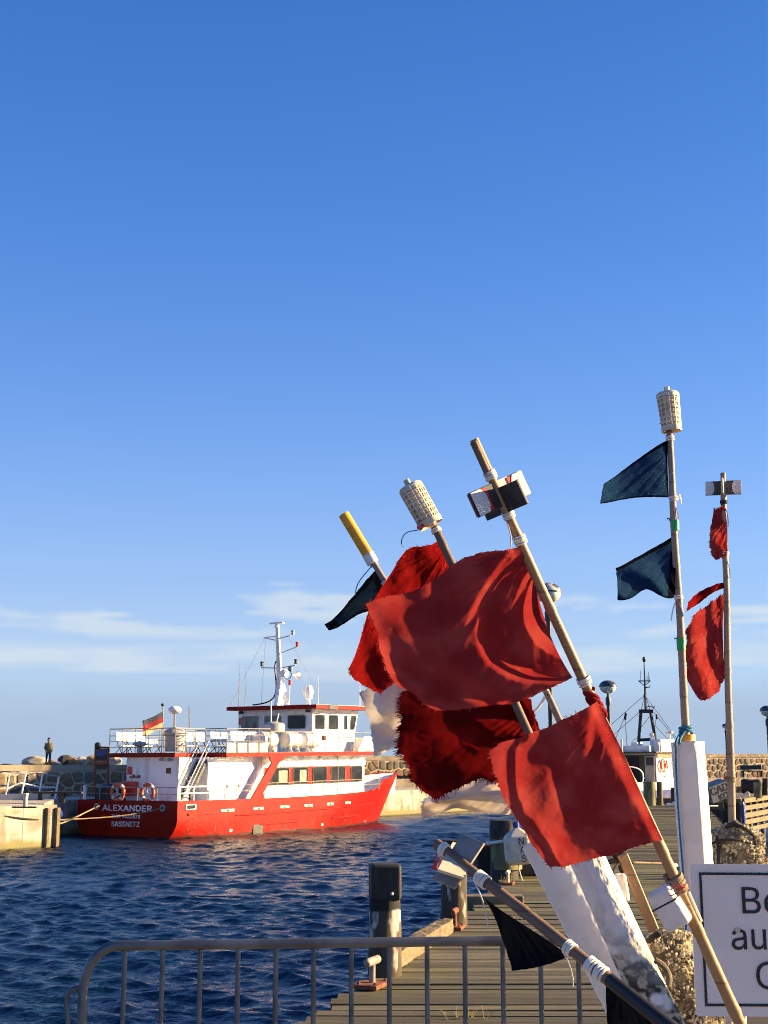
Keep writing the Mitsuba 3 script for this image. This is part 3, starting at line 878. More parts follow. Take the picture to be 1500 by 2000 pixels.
# the slanted red frame on the ship's side
fp_ = Polygon([(6.95, 2.12), (8.35, 2.12), (8.2, 2.45), (9.85, 4.35), (10.7, 4.75), (8.75, 4.75), (9.05, 4.35), (7.3, 2.5)])
fer('slanted_frame', put(prism(fp_, 0.10), frame([0, 0.11, 0], [1, 0, 0], [0, 0, 1])), 'paint_red')
# upper deck with its red edge
dk = [(4.4, 0.0), (21.0, 0.0), (21.6, 0.5), (21.6, 7.6), (21.0, 8.1), (1.7, 7.45), (1.7, 1.82), (4.4, 1.82)]
fer('upper_deck', put(prism(np.array(dk), 0.25), frame([0, 0, 4.75], [1, 0, 0], [0, 1, 0])), 'paint_red')
fer('upper_deck_floor', put(prism(Polygon(dk).buffer(-0.12), 0.012), frame([0, 0, 5.0], [1, 0, 0], [0, 1, 0])), 'deck_grey')
fer('soffit', put(prism(Polygon(dk).buffer(-0.10), 0.012), frame([0, 0, 4.737], [1, 0, 0], [0, 1, 0])), 'paint_white')
for u_ in (11.6, 13.6, 15.6, 17.6, 19.6):
    fer('bracket', put(prism(np.array([(0.08, 4.735), (0.89, 4.735), (0.89, 4.50)]), 0.06), frame([u_, 0, 0], [0, 1, 0], [0, 0, 1])), 'paint_white')
fer('stanchion', tube([[16.75, 0.15, 2.2], [16.75, 0.15, 4.74]], 0.035, 8), 'steel_rail')
# stairs between the decks in the notch of the upper deck
st = fer('stairs', cat([put(trimesh.creation.box([3.1, 0.05, 0.22]), frame([3.05, v, 3.45], [1.75, 0, 2.55], [0, 1, 0])) for v in (1.05, 1.72)]), 'black_paint')
for k_ in range(11):
    z = 2.25 + k_ * 0.245
    fer('step', bbox(2.12 + k_ * 0.168, 2.34 + k_ * 0.168, 1.08, 1.70, z, z + 0.035), 'paint_grey', st)
for v in (1.0, 1.75):
    fer('handrail', cat([tube([[1.9, v, 2.75], [2.0, v, 3.05], [3.9, v, 5.75], [4.2, v, 6.0]], 0.03, 7), tube([[2.0, v, 2.55], [3.95, v, 5.35]], 0.022, 6), tube([[2.05, v, 2.1], [2.05, v, 3.1]], 0.03, 6)]), 'paint_white', st, smooth=40)


def rail(pts, zb, zs, rr, step, rp=None):
    pts = np.asarray(pts, float)
    out = [tube([[*p, zb + z] for p in pts], r, 7) for z, r in zip(zs, rr)]
    for a, b in zip(pts[:-1], pts[1:]):
        n = max(1, int(round(np.linalg.norm(b - a) / step)))
        for t in np.arange(0, n + (b is pts[-1] or True)) / n:
            q = a + (b - a) * t
            out.append(tube([[*q, zb], [*q, zb + zs[0]]], rp or rr[0], 6))
    return cat(out)


fer('railing', rail([(4.45, 0.12), (0.1, 0.12)], 2.2, (0.80, 0.42), (0.045, 0.04), 1.4), 'paint_white', smooth=40, kind='stuff')
fer('railing', rail([(0.1, 0.14), (0.1, 7.95)], 2.18, (0.78, 0.40), (0.028, 0.018), 1.72, 0.030), 'steel_rail', smooth=40, kind='stuff')
fer('railing', rail([(0.1, 8.0), (7.0, 8.0)], 2.18, (0.78, 0.40), (0.035, 0.022), 1.72, 0.035), 'steel_rail', smooth=40, kind='stuff')
fer('railing', cat([rail([(4.6, 0.1), (8.2, 0.1)], 2.2, (0.82, 0.45), (0.022, 0.018), 1.05), rail([(8.5, 0.1), (21.2, 0.1), (22.8, 0.62)], 2.22, (0.84, 0.45), (0.022, 0.018), 1.28)]), 'steel_rail', smooth=40, kind='stuff')
up_ = [rail([(1.8, 1.9), (1.8, 7.35)], 5.0, (1.50, 1.08, 0.75, 0.36), (0.030, 0.018, 0.018, 0.018), 1.12, 0.028),
       rail([(1.8, 7.35), (14.8, 7.95)], 5.0, (1.50, 1.08, 0.75, 0.36), (0.030, 0.018, 0.018, 0.018), 1.6, 0.028),
       rail([(4.5, 0.1), (4.5, 1.8), (1.8, 1.9)], 5.0, (1.50, 1.08, 0.75, 0.36), (0.030, 0.018, 0.018, 0.018), 0.95, 0.030),
       rail([(4.5, 0.1), (8.9, 0.1)], 5.0, (1.50, 1.1, 0.72), (0.030, 0.02, 0.02), 1.15, 0.030)]
for k_, m in enumerate(up_):
    fer('upper_railing', m, 'steel_rail', smooth=40, kind='stuff')
fer('upper_railing', cat([rail([(9.0, 0.1), (21.4, 0.1)], 5.0, (1.34,), (0.026,), 1.6, 0.024), rail([(15.2, 0.12), (21.4, 0.12)], 5.0, (0.9,), (0.018,), 1.24, 0.02)]), 'steel_rail', smooth=40, kind='stuff')
fer('bow_screen', put(prism(np.array([(19.1, 5.02), (22.0, 5.02), (22.0, 6.02), (19.9, 6.06)]), 0.06), frame([0, 0.12, 0], [1, 0, 0], [0, 0, 1])), 'paint_white')
fer('bow_screen', bbox(21.5, 21.56, 0.5, 7.6, 5.01, 6.0), 'paint_white')
fer('weather_mesh', bbox(4.62, 8.8, 0.16, 0.18, 5.02, 5.62), 'paint_grey')
# benches
for u0, u1, v_, bk in ((1.85, 2.75, 6.9, 1), (2.8, 4.5, 6.9, 1), (4.6, 5.7, 6.9, 0), (5.9, 7.1, 5.0, 1), (7.2, 8.2, 5.0, 1), (5.8, 6.75, 2.5, 1), (6.85, 7.5, 2.5, 1), (6.33, 7.65, 1.3, 1), (7.75, 9.05, 1.3, 1)):
    b_ = fer('bench', put(rbox([u1 - u0, 0.06, 0.60 if bk else 0.30], 0.02), frame([(u0 + u1) / 2, v_, 6.03 if bk else 5.75], [1, 0, 0], [0, 1, -0.12])), 'paint_white')
    fer('seat', put(rbox([u1 - u0, 0.45, 0.06], 0.02), frame([(u0 + u1) / 2, v_ - 0.28, 5.46], [1, 0, 0], [0, 1, 0])), 'paint_white', b_)
    for u_ in (u0 + 0.12, u1 - 0.12):
        fer('leg', cat([tube([[u_, v_ + 0.1, 5.0], [u_, v_ - 0.45, 5.44]], 0.025, 6), tube([[u_, v_ - 0.45, 5.0], [u_, v_ + 0.02, 5.75]], 0.025, 6)]), 'black_paint', b_)
# vents, radome, aerials
ve = fer('vent', lathe([(0.0, 0.0), (0.62, 0.0), (0.66, 0.1), (0.62, 0.95), (0.80, 1.0), (0.80, 1.12), (0.62, 1.32), (0.3, 1.45), (0, 1.48)], 28, (3.4, 3.35, 5.1)), 'paint_grey', smooth=40)
ve = fer('vent', lathe([(0.0, 0.0), (0.17, 0.0), (0.17, 0.38), (0.42, 0.45), (0.46, 0.55), (0.30, 0.68), (0, 0.72)], 24, (2.0, 5.0, 5.02)), 'paint_grey', smooth=40)
ve = fer('vent', lathe([(0.0, 0.0), (0.26, 0.0), (0.26, 1.28), (0.72, 1.30), (0.74, 1.36), (0.74, 1.78), (0.66, 1.88), (0.15, 1.98), (0, 1.98)], 30, (10.45, 1.0, 5.02)), 'paint_grey', smooth=40)
fer('vent_pipe', cat([tube([[10.25, 1.05, 7.0], [10.2, 1.05, 8.35]], 0.05, 8), tube([[10.65, 0.9, 6.95], [10.87, 0.9, 7.55]], 0.035, 6)]), 'paint_white', ve)
rd = fer('radome', lathe([(0.42 * math.sin(q), -0.25 * math.cos(q)) for q in np.linspace(0, math.pi, 14)], 32, (3.2, 3.25, 7.66)), 'paint_white', smooth=60)
fer('radome_stand', tube([[3.2, 3.25, 6.5], [3.2, 3.25, 7.4]], 0.055, 8), 'steel_rail', rd, smooth=40)
fer('aerial', tube([[3.6, 2.35, 6.5], [3.6, 2.42, 7.85]], 0.04, 6), 'steel_rail')
for u_, v_, z_ in ((10.49, 4.05, 11.4), (11.21, 4.05, 11.4)):
    fer('aerial', tube([[u_ + 3.3, v_ + 2.6, 8.15], [u_ + 3.3, v_ + 2.6, 11.3]], [0.03, 0.012], 6), 'steel_rail')
for u_, v_, zt in ((18.6, 3.2, 10.5), (20.6, 0.9, 10.2)):
    fer('aerial', tube([[u_, v_, 8.15], [u_, v_, zt]], [0.03, 0.012], 6), 'paint_white')
# wheelhouse
wh = Polygon([(14.85, 5.01), (19.9, 5.01), (20.1, 6.2), (20.55, 7.935), (14.85, 7.935)])
whk = fer('wheelhouse', put(prism(wh, 6.5), frame([0, 7.5, 0], [1, 0, 0], [0, 0, 1])), 'paint_white')
for v0, v1 in ((5.72, 7.18), (3.68, 5.12), (1.58, 3.08)):
    p = sbox(v0, 6.62, v1, 7.50).buffer(-0.12).buffer(0.12, quad_segs=3)
    M = frame([14.846, 0, 0], [0, 1, 0], [0, 0, 1])
    M[:3, 2] *= -1
    w_ = fer('wheelhouse_window', put(prism(p.buffer(0.05).difference(p), 0.03), M), 'paint_grey')
    fer('pane', put(prism(p, 0.012), M), 'window_curtain' if v0 > 3.5 else 'window_glass', w_)
for u0, u1, u2, u3 in ((15.2, 16.26, 15.2, 16.26), (16.81, 17.89, 16.81, 17.89), (18.72, 19.06, 18.72, 19.06), (19.45, 19.98, 19.62, 20.28)):
    p = Polygon([(u0, 6.58), (u1, 6.58), (u3, 7.52), (u2, 7.52)]).buffer(-0.09).buffer(0.09, quad_segs=3)
    M = frame([0, 0.996, 0], [1, 0, 0], [0, 0, 1])
    w_ = fer('wheelhouse_window', put(prism(p.buffer(0.04).difference(p), 0.03), M), 'black_paint')
    fer('pane', put(prism(p, 0.012), M), 'window_glass', w_)
fer('wheelhouse_roof', put(prism(sbox(14.1, 0.15, 21.05, 8.0), 0.26), frame([0, 0, 7.936], [1, 0, 0], [0, 1, 0])), 'paint_red')
fer('roof_sheet', put(prism(sbox(14.2, 0.25, 20.95, 7.9), 0.02), frame([0, 0, 8.197], [1, 0, 0], [0, 1, 0])), 'paint_white')
fer('navigation_lamp_box', bbox(15.6, 16.6, 0.10, 0.149, 7.92, 8.21), 'black_paint')
for v_ in (7.2, 1.3):
    fer('floodlight', put(rbox([0.16, 0.34, 0.18], 0.03), frame([14.72, v_, 7.80], [1, 0, 0], [0, 1, 0])), 'black_paint')
fer('fire_plan', bbox(14.81, 14.848, 7.22, 7.45, 6.95, 7.42), 'sticker_red')
fer('lamp', rbox([0.22, 0.22, 0.34], 0.04, (15.4, 0.42, 5.95)), 'rust')
# mast
mp = np.array([[15.2, 4.05, 8.2], [15.0, 4.05, 11.2], [14.7, 4.05, 13.95]])
mast = fer('mast', tube(mp, [0.26, 0.19, 0.13], 10), 'paint_white', smooth=40)
fer('mast_foot', put(prism(np.array([(14.65, 8.2), (16.05, 8.2), (15.7, 9.3), (15.25, 10.1), (14.95, 9.6)]), 0.34), frame([0, 4.22, 0], [1, 0, 0], [0, 0, 1])), 'paint_white', mast)
fer('masthead_plate', put(rbox([0.30, 1.15, 0.12], 0.03), frame([14.68, 4.05, 14.02], [1, 0, 0], [0, 1, 0])), 'paint_white', mast)
fer('masthead_plate', lathe([(0, 0), (0.22, 0), (0.10, 0.25), (0, 0.25)], 12, (14.7, 4.05, 13.72)), 'paint_white', mast)
fer('spreader', cat([tube([[14.75, 5.25, 13.05], [14.75, 4.05, 12.8]], 0.05, 6), tube([[14.75, 5.2, 13.05], [14.75, 4.1, 13.1]], 0.05, 6), tube([[14.75, 4.05, 12.9], [14.8, 2.9, 13.1]], 0.05, 6)]), 'paint_white', mast)
fer('spreader', tube([[14.9, 4.05, 11.85], [15.0, 2.5, 12.3]], 0.03, 6), 'paint_grey', mast)
fer('spreader', tube([[14.95, 5.6, 10.95], [15.0, 4.05, 10.85], [15.0, 2.6, 11.0]], 0.04, 6), 'paint_grey', mast)
for v_, z_, mt in ((2.85, 13.25, 'paint_grey'), (2.45, 12.4, 'sticker_red'), (5.55, 11.15, 'black_paint'), (2.55, 11.2, 'black_paint'), (3.05, 9.75, 'sticker_red')):
    fer('signal_lamp', lathe([(0, 0), (0.12, 0), (0.12, 0.08), (0.10, 0.10), (0.10, 0.22), (0.13, 0.24), (0.13, 0.32), (0, 0.32)], 12, (14.95, v_, z_ - 0.1)), mt, mast, smooth=30)
fer('signal_lamp', tube([[14.95, 3.05, 8.2], [14.95, 3.05, 9.7]], 0.025, 6), 'paint_white', mast)
fer('signal_lamp', put(lathe([(0, 0), (0.18, 0.0), (0.18, 0.14), (0, 0.16)], 16), frame([14.85, 3.0, 10.75], [0, 1, 0], [0, 0, 1])), 'paint_grey', mast, smooth=40)
fer('horn', put(lathe([(0.30, 0.62), (0.27, 0.60), (0.10, 0.30), (0.06, 0.0), (0.0, 0.0)], 20), frame([15.35, 3.1, 10.35], [0, 1, 0], [0, 0, 1])), 'paint_white', mast, smooth=50)
fer('horn_rim', put(lathe([(0.29, 0.0), (0.34, 0.03), (0.29, 0.06), (0.29, 0.0)], 20), frame([14.74, 3.1, 10.35], [0, 1, 0], [0, 0, 1])), 'boat_blue', mast, smooth=50)
fer('speaker_box', rbox([0.5, 0.3, 0.55], 0.05, (15.0, 3.55, 10.45)), 'paint_white', mast)
fer('cable', tube(smooth_path([[15.0, 4.28, 11.4], [15.08, 4.34, 9.4], [14.95, 4.5, 8.75], [14.6, 5.1, 8.4], [14.3, 5.8, 8.3]], 14), 0.05, 6), 'black_paint', mast, smooth=40)
for a_, b_ in (([14.75, 5.2, 13.0], [14.3, 7.9, 8.2]), ([14.75, 5.1, 13.0], [14.6, 5.3, 8.2]), ([14.8, 3.1, 13.0], [18.9, 2.8, 8.2])):
    fer('stay', tube([a_, b_], 0.012, 5), 'steel_rail', mast)
fer('searchlight', cat([lathe([(0, 0), (0.16, 0), (0.12, 0.5), (0.28, 0.55), (0.30, 0.75), (0.34, 1.0), (0.30, 1.25), (0.18, 1.45), (0, 1.5)], 18, (16.6, 2.6, 8.2)), lathe([(0, 0), (0.14, 0.05), (0.14, 0.3), (0, 0.34)], 12, (16.6, 2.95, 9.0))]), 'paint_white', smooth=40)
# fittings on the aft wall
fer('notice', bbox(2.07, 2.098, 5.63, 6.03, 3.68, 4.18), 'sticker_red')
fer('notice', bbox(2.07, 2.098, 2.45, 2.82, 3.76, 4.10), 'rust')
fer('fire_hose_cabinet', rbox([0.28, 1.0, 0.85], 0.06, (1.95, 5.55, 2.85)), 'sticker_red')
fer('tool_rack', cat([bbox(1.98, 2.099, 4.95, 5.75, 3.50, 3.58), bbox(1.98, 2.09, 5.4, 5.5, 3.58, 3.68), bbox(1.98, 2.09, 4.97, 5.05, 3.58, 3.66)]), 'rust')
fer('deck_lamp', lathe([(0, 0), (0.12, 0), (0.16, 0.12), (0.05, 0.2), (0, 0.2)], 12, (1.9, 3.1, 4.52)), 'paint_grey')
fer('deck_lamp', lathe([(0, 0), (0.12, 0), (0.16, 0.12), (0.05, 0.2), (0, 0.2)], 12, (1.9, 2.4, 4.50)), 'paint_grey')
fer('deck_locker', rbox([0.8, 1.5, 0.85], 0.04, (1.2, 6.75, 2.45)), 'black_paint')
fer('deck_locker', rbox([0.5, 0.8, 0.25], 0.05, (1.2, 6.75, 3.02)), 'plastic_blue')
fer('gate_post', cat([tube([[0.1, 7.65, 2.1], [0.1, 7.65, 3.05]], 0.10, 8), tube([[0.3, 0.15, 2.1], [0.3, 0.15, 3.0]], 0.06, 8)]), 'paint_white', smooth=40)
fer('deck_chair', cat([tube([[1.0, 6.0, 2.05], [1.1, 5.75, 3.15]], 0.04, 6), tube([[1.0, 5.55, 2.05], [0.9, 5.8, 2.85]], 0.04, 6)]), 'paint_white')
# loose things on the ferry
for k_, (u_, lab) in enumerate(((0, 'white ribbed life raft canister on a cradle left of the grey mushroom vent'), (0, 'white ribbed life raft canister on a cradle, middle one of the ferry row'), (0, 'white ribbed life raft canister on a cradle nearest the ferry wheelhouse'))):
    u_ = (9.2, 11.9, 13.9)[k_]
    t = thing('life_raft', lab, 'life raft', 'life rafts on the ferry upper deck')
    prof = [(0.0, -0.80), (0.30, -0.80), (0.44, -0.74)]
    for z in np.linspace(-0.70, 0.70, 29):
        prof.append((0.515 + 0.022 * math.cos((z + 0.7) / 0.2 * 2 * math.pi), z))
    prof += [(0.44, 0.74), (0.30, 0.80), (0.0, 0.80)]
    zc = 5.80 + 0.014 * (u_ - 3.7)
    M = SHIP @ frame([u_, 0.68, zc], [0, 1, 0], [0, 0, 1])
    obj('canister', put(lathe(prof, 32), M), 'plastic_white', t, smooth=50)
    for s_ in (-0.4, 0.4):
        leg = cat([tube([[u_ + s_, 0.22, 5.1], [u_ + s_, 0.38, 5.6]], 0.035, 6), tube([[u_ + s_, 1.15, 5.1], [u_ + s_, 1.0, 5.6]], 0.035, 6), tube([[u_ + s_, 0.2, 5.16], [u_ + s_, 1.2, 5.16]], 0.035, 6), tube([[u_ + s_, 0.25, 5.2], [u_ + s_ + 0.25, 0.7, 5.4]], 0.03, 6)])
        obj('cradle', put(leg, SHIP), 'paint_white', t)
for v_, lab in ((4.75, 'orange lifebuoy with white bands on the left of the ferry stern rail'), (2.35, 'orange lifebuoy with grey bracket on the right of the ferry stern rail')):
    t = thing('lifebuoy', lab, 'lifebuoy', 'lifebuoys on the ferry stern rail')
    M = SHIP @ frame([-0.04, v_, 2.66], [0, 1, 0], [0, 0, 1])
    obj('ring', put(trimesh.creation.torus(0.47, 0.115, 36, 14), M), 'lifebuoy_orange', t, smooth=60)
    for q in (0.8, 2.4, 3.95, 5.5):
        pth = [[0.47 * math.cos(q + d), 0.47 * math.sin(q + d), 0] for d in np.linspace(-0.16, 0.16, 6)]
        obj('band', put(tube(pth, 0.122, 14, False), M), 'plastic_white', t, smooth=60)
    br = [tube([[0, 0, -0.05], [0.36 * math.cos(q), 0.36 * math.sin(q), -0.05]], 0.05, 6) for q in (1.57, 3.67, 5.76)]
    obj('bracket', put(cat(br), M), 'paint_grey', t)
# ensign on its staff
fs0, fs1 = [1.75, 2.72, 4.9], [1.75, 2.98, 7.92]
sf = fer('flagstaff', tube([fs0, fs1], 0.035, 8), 'steel_rail')
fer('flagstaff_lamp', put(trimesh.creation.icosphere(subdivisions=2, radius=0.10), frame(fs1, [1, 0, 0], [0, 1, 0])), 'black_paint', sf, smooth=True)


def grid_cloth(P, name, bsdf, parent=None, **k):
    """A cloth from a grid of points P (nv, nu, 3), with uv."""
    nv, nu = P.shape[:2]
    i = (np.arange(nv - 1)[:, None] * nu + np.arange(nu - 1)).ravel()
    f = np.vstack([np.stack([i, i + 1, i + nu + 1], 1), np.stack([i, i + nu + 1, i + nu], 1)])
    vv, uu = np.meshgrid(np.linspace(0, 1, nv), np.linspace(0, 1, nu), indexing='ij')
    return obj(name, trimesh.Trimesh(P.reshape(-1, 3), f, process=False), bsdf, parent, smooth=True, uv=np.stack([uu.ravel(), vv.ravel()], 1), **k)


U, V = np.meshgrid(np.linspace(0, 1, 30), np.linspace(0, 1, 18))
pt = np.stack([1.75 + 0.12 * np.sin(U * 7 + V * 2) * (0.3 + U), 2.95 + 0.06 * (1 - V) - 0.02 + U * 1.72, 7.46 - V * 0.98 - U * 0.52 + 0.05 * np.sin(U * 6 + 1)], -1)
key = grid_cloth((pt.reshape(-1, 3) @ SHIP[:3, :3].T + SHIP[:3, 3]).reshape(pt.shape), 'ensign', 'ensign_cloth')
labels[key] = {'label': 'black, red and gold striped ensign flying from the staff at the ferry stern', 'category': 'flag'}

# ------------------------------------------------------------------ mooring lines and the left quay
def rope(pts, r, bsdf, label, n=30):
    return single('mooring_line', tube(smooth_path(pts, n), r, 7), bsdf, label, 'rope', smooth=40)


fl_p, fl_s = ship(-0.08, 6.48, 1.78), ship(-0.08, 1.14, 1.78)
yA = float(KA[1])
rope([at(-30, 1589, yA - 3.65), at(70, 1601, yA - 1.25), at(118, 1603, yA + 1.50), at(150, 1596, yA + 5.00), fl_p], 0.038, 'rope_dark', 'upper dark mooring line from the left quay to the left stern fairlead of the ferry')
rope([at(-30, 1602, yA - 3.65), at(50, 1613, yA - 1.55), at(95, 1612, yA + 0.35), at(130, 1604, yA + 3.50), at(152, 1594, yA + 5.20), fl_p + [0.1, -0.05, -0.02]], 0.036, 'rope_tan', 'lower tan mooring line sagging from the left quay to the left stern fairlead')
rope([at(48, 1578, yA - 1.05), at(70, 1586, yA - 0.25), at(92, 1597, yA + 0.95), at(120, 1601, yA + 3.00), at(142, 1600, yA + 4.20), at(230, 1594, yA + 6.60), fl_s], 0.032, 'rope_tan', 'long pale mooring line crossing the ferry stern to its right fairlead')
rope([at(-20, 1627, yA - 3.05), at(14, 1631, yA - 2.45), at(42, 1627, yA - 1.85), at(58, 1619, yA - 1.30), at(62, 1600, yA - 0.90), at(62, 1584, yA - 0.85)], 0.036, 'rope_tan', 'slack tan rope hanging in a bight on the sunlit face of the left quay')
rope([at(-20, 1648, yA - 3.05), at(14, 1656, yA - 2.35), at(45, 1659, yA - 1.75)], 0.034, 'rope_tan', 'rope end dropping into the water at the foot of the left quay')
t = thing('quay_bollard', 'small pale bollard on the left quay edge holding the long pale line', 'bollard')
o = ground(48, 1578, 2.2)
obj('shaft', lathe([(0, 0), (0.12, 0), (0.12, 0.55), (0.15, 0.57), (0.15, 0.65), (0, 0.66)], 14, (o[0], o[1] + 0.1, 2.25)), 'board_beige', t, smooth=40)
obj('foot', bbox(o[0] - 0.6, o[0] + 0.6, o[1] - 0.15, o[1] + 0.4, 2.2, 2.27), 'timber_old', t)
c = at(88, 1591, yA + 2.6)
t = thing('blue_fender', 'dark blue cylindrical fender lying in the shade between the left quay and the ferry', 'fender')
obj('body', put(lathe([(0, -1.0), (0.12, -1.0), (0.30, -0.85), (0.42, -0.6), (0.42, 0.6), (0.30, 0.85), (0.12, 1.0), (0, 1.0)], 20), frame(c, [0, 0.2, 1], [0.2, 1, 0])), 'plastic_blue', t, smooth=40)
M = frame(c + [0, 0, 0], [0, 0.2, 1], [0.2, 1, 0])
obj('eye', put(lathe([(0.05, 0.98), (0.13, 1.02), (0.10, 1.14), (0.05, 0.98)], 12), M), 'plastic_white', t, smooth=40)
# gangway ramp with pipe rails
gw = thing('gangway', 'grey boarding ramp with bent white pipe rails on the left quay', 'gangway')
yg = yA + 8.5
dk_ = [at(-40, 1556, yg), at(2, 1553, yg), at(40, 1551, yg + 1), at(80, 1556, yg + 2), at(112, 1563, yg + 3)]
bk = [p + np.array([-1.0, 2.2, 0.0]) for p in dk_]
V_ = np.vstack([dk_, bk, np.array(dk_) - [0, 0, 0.32], np.array(bk) - [0, 0, 0.32]])
n5 = 5
fcs = []
for i in range(4):
    fcs += [[i, i + 1, 5 + i + 1], [i, 6 + i, 5 + i], [i, 10 + i, 11 + i], [i, 11 + i, i + 1], [10 + i, 16 + i, 11 + i], [10 + i, 15 + i, 16 + i]]
obj('ramp', trimesh.Trimesh(V_, fcs, process=False), 'paint_grey', gw)


def pipe(pxs, Y0, r=0.045):
    return tube([at(x, y, Y0 + (x * 0.028)) for x, y in pxs], r, 7)


obj('rail', pipe([(14, 1517), (38, 1507), (50, 1507.5), (82, 1511.5), (115, 1516.5)], yg), 'paint_grey', gw, smooth=40)
obj('rail', pipe([(12, 1541), (40, 1529), (46, 1530), (78, 1537), (108, 1538)], yg), 'paint_white', gw, smooth=40)
for a_, b_ in (((19, 1511), (11, 1552)), ((51, 1508), (42, 1552)), ((83, 1512), (75, 1558)), ((115, 1517), (107, 1562))):
    obj('rail_post', pipe([a_, b_], yg, 0.055), 'paint_white', gw, smooth=40)
obj('rail', tube([at(0, 1509, yg + 2.4), at(10, 1507, yg + 2.4), at(48, 1512, yg + 3)], 0.04, 6), 'paint_grey', gw)
obj('rail', tube([at(0, 1534, yg + 2.4), at(40, 1536, yg + 3), at(100, 1541, yg + 5)], 0.04, 6), 'paint_grey', gw)
sd = at(20, 1560, yg - 1.0)
obj('side_panel', prism(np.array([[0, 0], [3.2, 0.55], [3.4, 1.0], [0.4, 0.75], [-1.4, 0.5], [-1.4, 0]]), 0.08).apply_transform(frame(sd + [-1.0, 0, -0.55], [1, 0.15, 0], [0, 0, 1])), 'paint_grey', gw)
bt = thing('quay_bench', 'dark bench on the left quay between the gangway and the ferry', 'bench')
cbn = at(108, 1548, yA + 8)
obj('seat', box(cbn + [0, 0, 0], [3.2, 0.5, 0.10]), 'timber_dark', bt)
for dx in (-0.9, 0.4):
    obj('leg', box(cbn + [dx, 0, -0.30], [0.35, 0.4, 0.55]), 'black_paint', bt)
# red framed notice board
nb_ = thing('notice_board', 'dark red framed poster board on two red posts left of the ferry stern', 'notice board')
yn = yA + 11.5
q0, q1 = at(187.5, 1462, yn), at(210, 1503, yn)
for px in (185.5, 211):
    a_, b_ = at(px + (1.5 if px < 200 else 0), 1459, yn), at(px - (1.5 if px < 200 else 0), 1548, yn)
    obj('post', tube([a_, b_], 0.075, 8), 'rust', nb_, smooth=40)
obj('frame', bbox(q0[0], q1[0], yn - 0.04, yn + 0.04, q1[2], q0[2]), 'rust', nb_)
xs = np.linspace(q0[0] + 0.07, q1[0] - 0.07, 2)
h = q0[2] - q1[2]
obj('poster', bbox(xs[0], xs[1], yn - 0.055, yn - 0.041, q0[2] - h * 0.56, q0[2] - h * 0.08), 'boat_blue', nb_)
obj('poster_hills', prism(np.array([[xs[0], 0], [xs[1], 0], [xs[1], 0.12 * h], [xs[0] + 0.6, 0.30 * h], [xs[0] + 0.35, 0.18 * h], [xs[0], 0.22 * h]]), 0.012).apply_transform(frame([0, yn - 0.057, q0[2] - h * 0.56], [1, 0, 0], [0, 0, 1])), 'black_paint', nb_)
obj('text_strip', bbox(xs[0], xs[1], yn - 0.055, yn - 0.041, q0[2] - h * 0.63, q0[2] - h * 0.59), 'board_grey', nb_)
obj('text_strip', bbox(xs[0], xs[1], yn - 0.055, yn - 0.041, q0[2] - h * 0.71, q0[2] - h * 0.67), 'sticker_red', nb_)
obj('dark_panel', bbox(xs[0], xs[1], yn - 0.055, yn - 0.041, q0[2] - h * 0.97, q0[2] - h * 0.76), 'black_paint', nb_)
obj('arm', tube([at(187, 1460, yn), at(212, 1460, yn)], 0.06, 6), 'black_paint', nb_)
obj('lantern', lump(0.25, 4, 0.2, 2, (0.8, 0.6, 0.9)).apply_translation(at(191, 1456.5, yn)), 'black_paint', nb_)

# ------------------------------------------------------------------ the person on the wall
def blend(parts, fine=0.05, it=10):
    """A continuous body from bones [(p0, r0, p1, r1)]."""
    ms = []
    for a_, ra, b_, rb in parts:
        ms.append(m3.Manifold.batch_hull([m3.Manifold.sphere(ra, 16).translate([float(x) for x in a_]), m3.Manifold.sphere(rb, 16).translate([float(x) for x in b_])]))
    m = m3.Manifold.batch_boolean(ms, m3.OpType.Add).refine_to_length(fine).to_mesh()
    t = trimesh.Trimesh(m.vert_properties[:, :3], m.tri_verts)
    trimesh.smoothing.filter_taubin(t, iterations=it)
    return t


